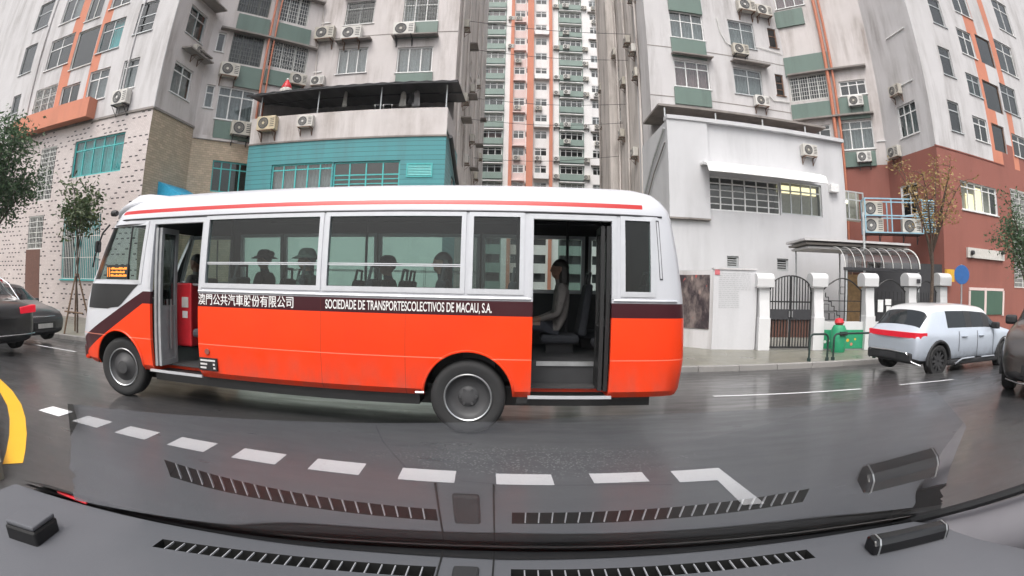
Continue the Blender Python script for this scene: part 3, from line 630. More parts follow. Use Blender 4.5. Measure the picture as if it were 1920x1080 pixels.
# ------------------------------------------------------------------ RIGHT apartment building
RB = thing('apartment_building', 'grey apartment block with terracotta base and green panels behind the white car', 'building', (17.9, 15, PAVE_Z))
RA = Plane((6.5, 36), (0,-1)); RE = Plane((6.5, 22), (1,0)); RD = Plane((14.5, 22), (3.5,-3.5)); RS = Plane((18.0, 18.5), (0,-1)); RW = Plane((18.0, 15), (1,0))
window(RE, (1256,24,1318,72), RB, 3, .35, curtain='curtain', label='white framed window with grey curtains'); window(RE, (1265,115,1330,164), RB, 3, .28, curtain='curtain_pink', label='white framed window with pink curtains'); window(RE, (1367,41,1414,88), RB, 2, .32, fm='alu', curtain='curtain'); window(RE, (1377,130,1429,178), RB, 2, .28, fm='alu', curtain='curtain')
window(RE, (1441,54,1456,89), RB, 1, .4, fm='rust', gm='glass_dark'); window(RE, (1455,140,1470,179), RB, 1, .4, fm='rust', gm='glass_dark', rows=2)
window(RE, (1270,210,1334,236), RB, 3, .4); window(RE, (1388,224,1436,248), RB, 2, .4)
for r_ in ((1253,-10,1314,22), (1260,74,1324,108), (1266,166,1334,197)): panel(RE, r_, RB, 'spandrel', 'green_tile', -.09)
hood(RE, (1259,106,1333,114), RB, out=.4); hood(RE, (1371,121,1437,129), RB, out=.5)
facade_wall(RE, 0, 8.02, PAVE_Z, 34, [M['wall_grey']], RB)
for zz in (10.85, 13.65): MB(RE.M).box(0, 8.0, -.012, .01, zz-.02, zz+.02).build('string_course', M['slab'], RB)
pipe(RE, [(1343,34), (1349,60), (1360,80), (1374,88)], RB, .025, 'grille_white', .05); pipe(RE, [(1415,88), (1440,95), (1466,103)], RB, .02, 'grille_white', .05); pipe(RE, [(1441,180), (1450,189), (1480,193)], RB, .025, 'grille_white', .05)
# splay
window(RD, (1462,50,1512,100), RB, 3, 0, fm='grille_white', gm='glass_dark', grille='wx', sill=False); window(RD, (1480,140,1552,188), RB, 4, 0, fm='grille_white', gm='glass_dark', grille='wxo', sill=False); window(RD, (1574,150,1624,178), RB, 3, .3); window(RD, (1574,226,1638,280), RB, 3, .28, curtain='curtain', label='white framed three pane bay window above the terracotta band'); window(RD, (1643,219,1657,264), RB, 1, .35)
window(RD, (1496,236,1558,264), RB, 3, .3, gm='glass_dark'); window(RD, (1450,-25,1505,14), RB, 3, 0, curtain='curtain_pink', gm='glass')
for r_ in ((1452,18,1507,49), (1470,102,1553,138), (1484,192,1562,221), (1570,181,1630,223), (1578,284,1643,312)): panel(RD, r_, RB, 'spandrel', 'green_tile', -.10)
L2 = math.hypot(3.5, 3.5)
TZ = 7.83
facade_wall(RD, 0, L2, PAVE_Z, 34, [M['wall_pale'], M['terracotta']], RB, [(1.2, L2+1, PAVE_Z-1, TZ-.15, 1)])
up = (RD.px(1555,157)[0]+RD.px(1577,343)[0])/2
pipe(RD, [(up, .2), (up, 33)], RB, .10, 'pipe_orange', .16, px=False); pipe(RD, [(up+.28, .2), (up+.28, 33)], RB, .07, 'pipe_orange', .14, px=False)
for zz in (RD.px(1530,223)[1], RD.px(1510,139)[1]): MB(RD.M).box(.1, L2-.4, -.3, .02, zz-.06, zz+.03).build('balcony_slab', M['slab'], RB)
# wing side and wing front
window(RS, (1684,192,1720,255), RB, 3, .3, label='white framed three pane window on the inner wing wall', curtain='curtain'); window(RS, (1690,345,1722,404), RB, 2, .3, fm='white_frame')
facade_wall(RS, 0, 3.5, PAVE_Z, 34, [M['wall_grey'], M['terracotta']], RB, [(-1, 5, PAVE_Z-1, TZ, 1)])
window(RW, (1781,192,1801,246), RB, 1, .3, fm='alu'); window(RW, (1827,222,1852,264), RB, 2, .3); window(RW, (1863,236,1885,284), RB, 1, 0, fm='rust', gm='glass_dark', sill=False); window(RW, (1900,256,1925,295), RB, 2, .3)
window(RW, (1848,158,1876,207), RB, 1, 0, fm='rust', gm='glass_dark', sill=False); window(RW, (1880,164,1906,211), RB, 2, .3, fm='alu'); window(RW, (1815,142,1838,178), RB, 2, .3, fm='alu', gm='glass_teal')
window(RW, (1765,92,1785,140), RB, 1, .3, fm='alu'); window(RW, (1800,60,1824,102), RB, 2, .3); window(RW, (1836,74,1860,120), RB, 1, 0, fm='rust', gm='glass_dark', sill=False); window(RW, (1872,85,1900,135), RB, 2, .3); window(RW, (1745,0,1766,44), RB, 1, .3, fm='alu'); window(RW, (1785,-20,1812,24), RB, 2, .3); window(RW, (1868,8,1892,56), RB, 2, .3)
window(RS, (1672,100,1706,160), RB, 3, .3); window(RS, (1655,10,1690,66), RB, 3, .3)
window(RW, (1803,346,1869,398), RB, 5, .2, gm='glass_clear', sill=True, label='lit five pane window in the terracotta wall'); window(RW, (1900,360,1935,540), RB, 2, 0, fm='grille_white', gm='glass_dark', grille='wxto', sill=False)
a, b = stripe(RW, 1842,173, 1857,267, 18); a3, b3 = stripe(RW, 1878,163, 1890,240, 9)
facade_wall(RW, 0, 30, PAVE_Z, 34, [M['wall_grey'], M['terracotta'], M['orange_band']], RB, [(-1, 31, PAVE_Z-1, TZ, 1), (a, 31, TZ-.01, TZ+1.2, 1), (a, b, TZ, 40, 2), (a3, b3, TZ, 40, 2)])
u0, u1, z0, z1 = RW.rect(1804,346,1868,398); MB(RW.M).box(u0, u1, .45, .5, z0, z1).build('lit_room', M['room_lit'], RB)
for r_ in ((1822,362,1836,398), (1840,352,1850,396)): a_, b_, c_, d_ = RW.rect(*r_); MB(RW.M).box(a_, b_, .36, .38, c_, d_).build('lit_curtain', M['lit_panel'], RB)
MB(RW.M).box(-.08, b, -.03, .02, TZ-.03, TZ+.03).build('cornice', M['terracotta_dark'], RB)
u0, u1, z0, z1 = RW.rect(1812,468,1880,486); MB(RW.M).box(u0, u1, -.12, 0.02, z0, z1).build('sign_board', M['canvas'], RB)
M['green_faded'] = wallmat('green_faded', (.06,.12,.085), stain=(.03,.05,.04), amt=.6)
for r_ in ((1820,545,1846,590), (1850,545,1880,590)): panel(RW, r_, RB, 'shutter', 'green_faded', -.04); 
for r_ in ((1818,540,1882,545), (1817,545,1820,592), (1846,545,1850,592), (1880,545,1883,592)): panel(RW, r_, RB, 'shutter_frame', 'tower_pink', -.05)
for x_ in (1818, 1875): u_, z_ = RW.px(x_, 474); mb = MB(RW.M); mb.lathe([(0,-.3),(.09,-.28),(.11,-.15),(.05,-.12),(.03,0)], 14, 0, cen=(u_,0,z_)); mb.build('wall_lamp', M['dark_metal'], RB)
# alley side
for k in range(5):
    for z in (6.2, 9.0, 11.8, 14.6, 17.4):
        if random.random() < .55: window(RA, (1.2+k*2.7, 1.9+k*2.7, z, z+1.1), RB, 1, .3, gm='glass_dark', px=False)
facade_wall(RA, 0, 14, PAVE_Z, 34, [M['wall_dirty'], M['wall_grey']], RB, [(11.5, 15, PAVE_Z-1, 40, 1)])
MB(RA.M).box(3.4, 6.2, -.5, .02, 0, 33).build('shaft', M['wall_dirty'], RB)
for u_ in (.3, 3.2, 7.2, 9.6, 12.4): pipe(RA, [(u_, 2), (u_, 33)], RB, .06, 'wall_dirty', .1, px=False)
MB().prism([(6.52,22.02),(14.5,22.02),(18.02,18.5),(18.02,15.02),(60,15.02),(60,44),(6.52,44)], 33.9, 34.2, 'Z').build('roof', M['slab'], RB)
for (r_, lb, kd) in [((1386,2,1409,22), 'upper of two rusty air conditioners above the alu framed windows', 'white'), ((1420,12,1441,30), 'rusty air conditioner beside the narrow brown window at the top', 'white'), ((1373,84,1402,103), 'white air conditioner with a round fan under the grey curtained window', 'clean'), ((1416,180,1440,199), 'air conditioner on the grey wall just above the dark eave', 'white'), ((1240,200,1268,218), 'air conditioner tucked under the dark eave at the alley corner', 'white')]: ac(RE, r_, lb, kd)
ac(RD, (1592,179,1617,199), 'white air conditioner on the green panel right of the orange pipes', 'clean'); ac(RD, (1608,284,1633,304), 'air conditioner below the bay window above the terracotta band', 'clean')
ac(RS, (1663,274,1690,296), 'air conditioner on the wing wall just above the terracotta edge', 'white'); ac(RS, (1664,159,1692,180), 'air conditioner on a bracket above the three pane wing window', 'white')
for i, (u_, z_) in enumerate([(12.2,17.5), (11.6,14.3), (12.0,12.6), (10.4,15.5), (9.0,13.4), (8.0,10.4), (6.8,16.5), (2.6,9.3), (2.2,13.0), (1.4,16.2), (2.4,6.5), (11.0,8.4)]):
    copy_tree(AC['white'], None, RA.w(u_, z_), RA.rz, 'rusty air conditioner hanging on the right wall of the alley', 'air conditioners on the right alley wall')

# ------------------------------------------------------------------ white school annex
SA = thing('school_annex', 'low white rendered annex with a long strip window behind the gate', 'building', (10, 18, PAVE_Z))
SF = Plane((5.95, 18), (1,0)); SL = Plane((5.95, 21.9), (0,-1)); SW = 8.6; ST = 8.1
window(SF, (1328,335,1463,398), SA, 6, .2, gm='glass_dark', sill=False, rows=4, label='long louvred window of six dark bays'); window(SF, (1465,343,1541,404), SA, 4, .28, fm='alu', gm='glass_clear', sill=False, label='lit end of the strip window'); window(SF, (1579,358,1622,412), SA, 3, .3, fm='alu', gm='glass_clear', sill=False)
window(SF, (1363,480,1385,503), SA, 1, 0, fm='alu', gm='glass_dark', rows=5, sill=False); window(SF, (1457,485,1478,509), SA, 1, 0, fm='alu', gm='glass_dark', rows=5, sill=False)
window(SF, (1582,478,1618,560), SA, 2, .3, fm='rust', gm='glass_dark', sill=False)
facade_wall(SF, 0, SW, PAVE_Z, ST, [M['wall_white']], SA); facade_wall(SL, 0, 3.9, PAVE_Z, ST, [M['wall_white']], SA)
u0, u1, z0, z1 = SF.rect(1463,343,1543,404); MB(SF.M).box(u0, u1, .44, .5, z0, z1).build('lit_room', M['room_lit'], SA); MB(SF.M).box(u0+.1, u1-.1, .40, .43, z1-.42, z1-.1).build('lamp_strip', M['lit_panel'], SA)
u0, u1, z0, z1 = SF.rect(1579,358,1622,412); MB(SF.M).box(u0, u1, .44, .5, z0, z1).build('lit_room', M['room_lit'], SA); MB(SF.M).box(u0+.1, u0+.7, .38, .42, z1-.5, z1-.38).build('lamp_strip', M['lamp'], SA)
ub = SF.px(1330,400)[0]; zb_ = SF.px(1300,409)[1]
MB(SF.M).box(-.05, ub, -.14, .02, zb_, ST-.003).build('wall_overhang', M['wall_white'], SA); MB(SF.M).box(-.06, ub+.01, -.16, .02, zb_-.07, zb_-.003).build('drip_edge', M['slab'], SA)
MB(SF.M).box(-.06, SW+.02, -.2, .25, ST, ST+.16).build('coping', M['wall_white'], SA); MB().box(6.2, 14.5, 18.3, 21.9, ST-.2, ST+.02).build('roof', M['slab'], SA)
u0, _, _, z1 = SF.rect(1328,296,1340,300,1.0); u1 = SF.px(1552,345,1.0)[0]; zc = SF.px(1440,318,1.0)[1]
mb = MB(SF.M); prof = [(.02, zc+.25), (-.5, zc+.22), (-.9, zc+.05), (-1.05, zc-.28), (-1.02, zc-.3), (-.85, zc-.02), (-.45, zc+.12), (.02, zc+.15)]
mb.prism([(a_, b_) for a_, b_ in prof], u0, u1, 'X'); mb.build('canopy', M['white_frame'], SA)
u0, u1, z0, z1 = SF.rect(1553,347,1568,362); MB(SF.M).box(u0, u1, -.25, .02, z0, z1).build('lamp_box', M['white_frame'], SA, bevel=.03)
# long eave and dark band above the annex belong to the block behind
u0 = RE.px(1234,191,2.6)[0]; u1 = RE.px(1446,221,2.6)[0]; zz = RE.px(1340,206,2.6)[1]
MB(RE.M).box(u0, 8.3, -2.6, .02, zz-.07, zz+.03).build('eave', M['slab'], RB)
for k_ in range(4): MB(RE.M).tube([(u0+.3+k_*2.4,-2.5,ST+.1),(u0+.3+k_*2.4,-2.5,zz-.12)], .04, 8).build('post', M['alu'], RB)
ac(SF, (1500,271,1534,293), 'air conditioner high on the white annex wall right of the canopy', 'white')
pipe(SL, [(.3,ST-2.6),(2.0,ST-1.2),(3.7,ST-.3)], SA, .045, 'alu', .07, px=False); pipe(SL, [(.3,ST-3.2),(2.0,ST-1.8),(3.7,ST-.9)], SA, .03, 'slab', .06, px=False)
# wires across the alley
for i, (ya, yb) in enumerate([(88,84), (121,128), (214,216), (242,247), (318,314)]):
    p, q = LA.w(3+i*2, LA.px(893,ya)[1]*.75+2.5, .05), RA.w(11-i, RA.px(1150,yb)[1]*.75+2.5, .05)
    pts = [p.lerp(q, k_/16) - Vector((0,0,.35*math.sin(math.pi*k_/16))) for k_ in range(17)]
    mb = MB(); mb.tube(pts, .016, 5); tag(mb.build('overhead_cable', M['black']), 'thin black cable strung across the alley between the two blocks', 'cable', 'cables across the alley')
# ------------------------------------------------------------------ people
def make_body():
    J = []; E = []
    def j(co, r, par=None):
        J.append((co, r)); 
        if par is not None: E.append((par, len(J)-1))
        return len(J)-1
    pel = j((0,0,.10), .125); sp = j((-.03,0,.28), .118, pel); ch = j((-.03,0,.47), (.135,.150), sp); nb = j((-.02,0,.585), .075, ch); nk = j((.0,0,.64), .055, nb); hd = j((.015,0,.74), .07, nk)
    for s in (-1, 1):
        sh = j((-.02,s*.165,.545), .072, ch); sh2 = j((-.015,s*.212,.47), .062, sh); el = j((.03,s*.235,.24), .043, sh2); wr = j((.245,s*.15,.165), .028, el); pm = j((.31,s*.135,.155), (.034,.02), wr)
        for k, (dy, ln) in enumerate([(-.03,.065), (-.01,.078), (.01,.074), (.028,.058)]):
            a = j((.345,s*(.135+dy*s*s),.153), .0095, pm); b = j((.345+ln*.5,s*(.135+dy*1.15),.145), .0085, a); j((.345+ln*.95,s*(.135+dy*1.2),.128), .0075, b)
        th = j((.285,s*.098,.158), .011, pm); j((.325,s*.082,.146), .0095, th)
        hp = j((.05,s*.095,.085), .092, pel); kn = j((.43,s*.11,.085), .062, hp); cf = j((.44,s*.11,-.10), .055, kn); an = j((.45,s*.11,-.34), .036, cf); j((.57,s*.115,-.375), .034, an)
    me = skeleton('body', J, E, 2)
    bm = bmesh.new(); bm.from_mesh(me); bmesh.ops.remove_doubles(bm, verts=bm.verts, dist=1e-5)
    bmesh.ops.holes_fill(bm, edges=[e for e in bm.edges if e.is_boundary], sides=0); bmesh.ops.recalc_face_normals(bm, faces=bm.faces)
    def blob(c, r, n=24):
        g_ = bmesh.ops.create_uvsphere(bm, u_segments=n, v_segments=n//2+4, radius=1); bmesh.ops.scale(bm, verts=g_['verts'], vec=r); bmesh.ops.translate(bm, verts=g_['verts'], vec=c); return g_['verts']
    blob((.005,0,.775), (.098,.076,.108)); blob((.045,0,.715), (.055,.055,.055))           # skull and jaw
    blob((.105,0,.755), (.018,.014,.022), 12); blob((.095,0,.775), (.014,.011,.03), 12)      # nose
    blob((.088,0,.712), (.012,.026,.009), 12)                                               # mouth
    for s in (-1, 1): blob((.0,s*.079,.765), (.018,.009,.03), 12); blob((.086,s*.032,.788), (.012,.016,.009), 12); blob((.088,s*.032,.806), (.012,.024,.007), 12)
    bm.to_mesh(me); bm.free()
    o = bpy.data.objects.new('tmp', me); C.objects.link(o); r = o.modifiers.new('r', 'REMESH'); r.mode = 'VOXEL'; r.voxel_size = .0075; r.use_smooth_shade = True
    me = evaluated(o); bpy.data.objects.remove(o)
    bm = bmesh.new(); bm.from_mesh(me); left = set(bm.verts); best = []
    while left:
        s_ = [left.pop()]; g_ = list(s_)
        while s_:
            for e in s_.pop().link_edges:
                for v in e.verts:
                    if v in left: left.remove(v); s_.append(v); g_.append(v)
        if len(g_) > len(best): best = g_
    keep = set(best); bmesh.ops.delete(bm, geom=[v for v in bm.verts if v not in keep], context='VERTS'); bm.to_mesh(me); bm.free()
    idx = []
    for p in me.polygons:
        x, y, z = p.center
        if z > .645 or (x > .235 and .1 < z < .21 and .07 < abs(y) < .22): k = 0
        elif z < -.33: k = 3
        elif z < .155 and (x > .08 or z < .04): k = 2
        else: k = 1
        idx.append(k)
    me.polygons.foreach_set('material_index', idx); me.polygons.foreach_set('use_smooth', [True]*len(idx))
    return me
M['skin'] = simple('skin', (.22,.125,.09), .55, var=.08); M['hair'] = simple('hair', (.014,.011,.010), .5, var=.3, scale=60); M['shoe'] = simple('shoe', (.03,.03,.03), .5)
for k_, c_ in (('jacket_grey', (.17,.155,.15)), ('jacket_dark', (.03,.032,.04)), ('jacket_green', (.06,.09,.08)), ('shirt_blue', (.10,.15,.24)), ('trousers', (.03,.033,.045)), ('hat_green', (.05,.07,.06)), ('hat_black', (.02,.02,.022))): M[k_] = simple(k_, c_, .85, var=.2, scale=14)
BODY = make_body()
for mm in ('skin', 'jacket_grey', 'trousers', 'shoe'): BODY.materials.append(M[mm])
def person(label, loc, rz, jacket, hair='short', hat=None, group=None, s=1.0):
    t = thing('person', label, 'person', loc, rz, group); t.scale = (s,)*3
    o = bpy.data.objects.new('body', BODY); C.objects.link(o); o.parent = t; KIDS.setdefault(t.name, []).append(o)
    o.material_slots[1].link = 'OBJECT'; o.material_slots[1].material = M[jacket]
    def lum(f, name, mat):
        mb = MB(); n, k = 22, 14; vs = []
        for i in range(k+1):
            for q in range(n): vs.append(f(i/k, 2*math.pi*q/n))
        mb.add(vs, [(i*n+q, i*n+(q+1)%n, (i+1)*n+(q+1)%n, (i+1)*n+q) for i in range(k) for q in range(n)], 0, True)
        me_o = mb.build(name, mat); me_o.parent = t; KIDS[t.name].append(me_o)
    def cap(v, a):
        th = v*math.pi*.62; low = max(0, -math.cos(a)); th *= .72+.38*low; k = .012*math.sin(a*5+v*7)
        return (.0+ (.105+k*.3)*math.sin(th)*math.cos(a)-.006, (.084+k*.3)*math.sin(th)*math.sin(a), .785+.112*math.cos(th))
    lum(cap, 'hair', M['hair'])
    if hair == 'long':
        def lg(v, a): r = .075+.02*math.sin(v*3.1)+.004*math.sin(a*7); return (-.045+(r*.75)*math.cos(a), r*1.1*math.sin(a), .80-.27*v)
        lum(lg, 'hair', M['hair'])
    if hair == 'bun':
        def bn(v, a): th = v*math.pi; return (-.10+.05*math.sin(th)*math.cos(a), .05*math.sin(th)*math.sin(a), .84+.045*math.cos(th))
        lum(bn, 'hair', M['hair'])
    if hat:
        def ht(v, a):
            if v < .6: r = .02+.085*math.sin(v/.6*1.45); z = .905-.085*(v/.6)**2.2
            else: q = (v-.6)/.4; r = .105+.075*q; z = .82-.035*q
            return (r*1.06*math.cos(a), r*math.sin(a), z)
        lum(ht, 'hat', M[hat])
    return t

# ------------------------------------------------------------------ the bus
BX, BY = -1.85, 5.365
def livery():
    m, t, b = nmat('bus_livery'); p = xyz(t, objco(t)); x = math_(t, 'ADD', p[0], BX); z = p[2]
    zu = math_(t, 'MULTIPLY_ADD', math_(t, 'MINIMUM', math_(t, 'ADD', x, 4.03), 0), .50, 1.232); zl = math_(t, 'SUBTRACT', zu, math_(t, 'MULTIPLY_ADD', math_(t, 'MAXIMUM', math_(t, 'MULTIPLY', math_(t, 'ADD', x, 4.03), -1), 0), .05, .133))
    up = math_(t, 'GREATER_THAN', z, zu); mid = math_(t, 'GREATER_THAN', z, zl)
    n = noise(t, 1.2, 5, objco(t)); n2 = noise(t, 5, 5, objco(t, (1,1,.4)))
    org = mixc(t, ramp(t, n, .3, .7), (.86,.052,.005), (.80,.042,.005)); wht = mixc(t, ramp(t, n, .3, .7), (.54,.55,.585), (.485,.495,.53)); mar = mixc(t, n, (.034,.003,.007), (.046,.006,.011))
    c = mixc(t, mid, org, mar); c = mixc(t, up, c, wht)
    st = math_(t, 'MULTIPLY', math_(t, 'MULTIPLY', math_(t, 'GREATER_THAN', z, 2.098), math_(t, 'LESS_THAN', z, 2.142)), math_(t, 'MULTIPLY', math_(t, 'GREATER_THAN', x, -4.52), math_(t, 'LESS_THAN', x, 1.19)))
    c = mixc(t, st, c, (.42,.008,.008))
    for sx in (-1.77, -.95): c = mixc(t, math_(t, 'MULTIPLY', math_(t, 'LESS_THAN', math_(t, 'ABSOLUTE', math_(t, 'SUBTRACT', x, sx)), .003), math_(t, 'MULTIPLY', math_(t, 'LESS_THAN', z, 1.24), .5)), c, (.12,.02,.01))
    seam = math_(t, 'LESS_THAN', math_(t, 'ABSOLUTE', math_(t, 'SUBTRACT', z, .714)), .004); c = mixc(t, math_(t, 'MULTIPLY', seam, .6), c, (.9,.32,.22))  # paler line along the body crease, its highlight put into the colour
    dirt = math_(t, 'MULTIPLY', ramp(t, z, .36, .75, (1,1,1), (0,0,0)), ramp(t, n2, .35, .7)); c = mixc(t, math_(t, 'MULTIPLY', dirt, .45), c, (.16,.12,.10))
    t.links.new(c, b.inputs['Base Color']); b.inputs['Roughness'].default_value = .28; b.inputs['Coat Weight'].default_value = .12; b.inputs['Coat Roughness'].default_value = .08; b.inputs['Specular IOR Level'].default_value = .35
    t.links.new(math_(t, 'MULTIPLY_ADD', dirt, .4, .28), b.inputs['Roughness']); return m
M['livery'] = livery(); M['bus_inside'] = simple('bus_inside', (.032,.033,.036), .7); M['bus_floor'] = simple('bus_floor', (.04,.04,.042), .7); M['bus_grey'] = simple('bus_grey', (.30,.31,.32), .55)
M['glass_bus'] = glassmat('glass_bus', (.52,.63,.61), base=.035); M['silver'] = simple('silver', (.52,.53,.56), .35, .3, var=.05)
BUS = thing('bus', 'white and bright orange minibus with open doors crossing the wet road', 'bus', (BX, BY, 0))
AR = .412
ROWS = [(.36,.95), (.42,1.0), (.70,1.025), (1.10,1.026), (1.30,1.018), (1.66,.995), (2.03,.965), (2.12,.948), (2.20,.90), (2.28,.80), (2.345,.62), (2.375,.45)]
def interp(tab, v):
    if v <= tab[0][0]: return tab[0][1]
    for (a, b), (c, d) in zip(tab, tab[1:]):
        if v <= c: return b+(d-b)*(v-a)/(c-a)
    return tab[-1][1]
XF = [(.30,-5.12), (.45,-5.26), (.75,-5.28), (1.0,-5.22), (1.3,-5.10), (1.7,-4.90), (2.05,-4.71), (2.15,-4.62), (2.3,-4.40), (2.4,-4.1)]
XR = [(.36,1.61), (.5,1.64), (.75,1.655), (1.2,1.635), (1.7,1.57), (2.05,1.51), (2.15,1.475), (2.28,1.36), (2.4,1.15)]
WF = [(0,.84), (.004,.90), (.012,.955), (.03,.99), (.05,1), (.935,1), (.955,.992), (.975,.965), (.99,.92), (1,.86)]
def busw(x, z, inset=0):
    xr, xf = interp(XR, z), interp(XF, z); t_ = min(1, max(0, (x-xr)/(xf-xr))); return interp(ROWS, z)*interp(WF, t_) - inset
def busloft(inset=0, zlo=None, zhi=None):
    rows = [r for r in ROWS if (zlo is None or r[0] > zlo) and (zhi is None or r[0] < zhi)]
    if zlo is not None: rows = [(zlo, interp(ROWS, zlo))] + rows
    if zhi is not None: rows = rows + [(zhi, interp(ROWS, zhi))]
    ts = [0, .004, .012, .03, .05] + [.05+.885*i/12 for i in range(1, 12)] + [.935, .955, .975, .99, 1]; fr = (-.5, 0, .5); n = len(rows)
    mb = MB(); R_ = []; 
    for t_ in ts:
        ring = []
        def P(y, z, bul): 
            xr, xf = interp(XR, z)-inset, interp(XF, z)+inset; x = xr+(xf-xr)*t_
            if t_ in (0, 1): x += bul*(-1 if t_ == 1 else .5)
            return (x, BY+y, z)
        wf = interp(WF, t_)
        for z, w_ in rows: ring.append(P(-(w_*wf-inset), z, 0))
        for f in fr: ring.append(P(f*(rows[-1][1]*wf-inset), rows[-1][0]+.02*(1-f*f), 0))
        for z, w_ in rows[::-1]: ring.append(P(w_*wf-inset, z, 0))
        for f in fr[::-1]: ring.append(P(f*(rows[0][1]*wf-inset), rows[0][0], 0))
        R_.append(ring)
    m = len(R_[0]); vs = [p for r in R_ for p in r]
    fs = [(i*m+j, i*m+(j+1) % m, (i+1)*m+(j+1) % m, (i+1)*m+j) for i in range(len(ts)-1) for j in range(m)]
    for e, i in ((0, 0), (1, len(ts)-1)):
        wf = interp(WF, ts[i]); cols = []
        for r, (z, w_) in enumerate(rows):
            near, far = i*m+r, i*m+(n+3+(n-1-r)); mid = []
            if r == n-1: mid = [i*m+n+k for k in range(3)]
            elif r == 0: mid = [i*m+2*n+3+2-k for k in range(3)]
            else:
                for f in fr:
                    x = (interp(XR, z)-inset) if e == 0 else (interp(XF, z)+inset)
                    vs.append((x + (.05 if e == 0 else -.11)*(1-f*f)*math.sin(math.pi*r/(n-1)), BY+f*(w_*wf-inset), z)); mid.append(len(vs)-1)
            cols.append([near]+mid+[far])
        for r in range(n-1):
            for k in range(4): fs.append((cols[r][k], cols[r][k+1], cols[r+1][k+1], cols[r+1][k]))
    mb.add(vs, fs, 0, True); return mb
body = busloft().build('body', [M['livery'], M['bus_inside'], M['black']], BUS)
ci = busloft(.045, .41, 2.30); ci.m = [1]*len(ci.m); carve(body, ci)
WIN = [(-3.13,-1.81), (-1.73,-.45), (-.365,.075), (1.005,1.27)]; ZW0, ZW1 = 1.325, 2.0
cw = MB()
for a, b in WIN: cw.box(a, b, BY-1.3, BY+1.3, ZW0, ZW1)
carve(body, cw)
cw = MB(); QW = [(-4.98,1.335), (-4.09,1.335), (-4.035,1.985), (-4.72,1.985)]; cw.prism(QW, BY-1.3, BY+1.3, 'Y')
cw.box(-5.7, -4.2, BY-.80, BY+.80, 1.22, 2.02) ; carve(body, cw)
cw = MB(); cw.box(-3.91, -3.205, BY-1.3, BY-.7, .34, 1.965); cw.box(.185, .895, BY-1.3, BY-.7, .34, 1.972); cw.box(-3.85, -3.2, BY+.7, BY+1.3, ZW0, ZW1); cw.box(.18, .9, BY+.7, BY+1.3, ZW0, ZW1); carve(body, cw)
for wx in (-.38, -4.47):
    cw = MB(); cw.lathe([(0,-1.3),(AR,-1.3),(AR,-.70),(0,-.70)], 40, 2, cen=(wx, BY, .37)); cw.lathe([(0,.70),(AR,.70),(AR,1.3),(0,1.3)], 40, 2, cen=(wx, BY, .37)); carve(body, cw)
body.data.set_sharp_from_angle(angle=R(32))
# wheel housings and arch lips
for wx in (-.38, -4.47):
    for s in (-1, 1):
        mb = MB(); pts = [((AR-.003)*math.cos(a*math.pi/20), (AR-.003)*math.sin(a*math.pi/20)) for a in range(21)]; vs = []
        for px_, pz_ in pts: vs += [(wx+px_, BY+s*1.0, .37+pz_), (wx+px_, BY+s*.55, .37+pz_)]
        nv = len(vs); vs += [(wx-.422, BY+s*.55, .34), (wx+.422, BY+s*.55, .34)]
        fs = [(2*i, 2*i+1, 2*i+3, 2*i+2) for i in range(20)] + [tuple([2*i+1 for i in range(21)] + [nv, nv+1])]
        mb.add(vs, fs, 0, True); mb.build('wheel_housing', M['black'], BUS, fixn=False)
    mb = MB(); mb.tube([(wx+AR*math.cos(a*math.pi/24), BY-busw(wx+AR*math.cos(a*math.pi/24), .37+AR*math.sin(a*math.pi/24))-.004, .37+AR*math.sin(a*math.pi/24)) for a in range(25)], .012, 6); mb.build('arch_lip', M['livery'] , BUS)
    mb = MB()
def spath(poly, off): return [(x, BY-busw(x, z)-off, z) for x, z in poly]
def side_trim(name, outer, inner, mat, out=.008, inn=.05, parent=BUS, far=False):
    n = len(outer); S = 1 if not far else -1
    q = lambda poly, off: [(x, BY-S*(busw(x, z)+off), z) for x, z in poly]
    vs = q(outer, out)+q(inner, out)+q(outer, -inn)+q(inner, -inn); fs = []
    for i in range(n): j = (i+1) % n; fs += [(i, j, n+j, n+i), (n+i, n+j, 3*n+j, 3*n+i), (2*n+i, 2*n+j, j, i), (2*n+j, 2*n+i, 3*n+i, 3*n+j)]
    return MB().add(vs, fs).build(name, mat, parent)
def side_pane(poly, off, mat, parent, far=False, name='pane'):
    S = -1 if far else 1
    return MB().add([(x, BY-S*(busw(x, z)+off), z) for x, z in poly], [tuple(range(len(poly)))]).build(name, mat, parent, fixn=False)
def rect4(a, b, z0, z1): return [(a,z0), (b,z0), (b,z1), (a,z1)]
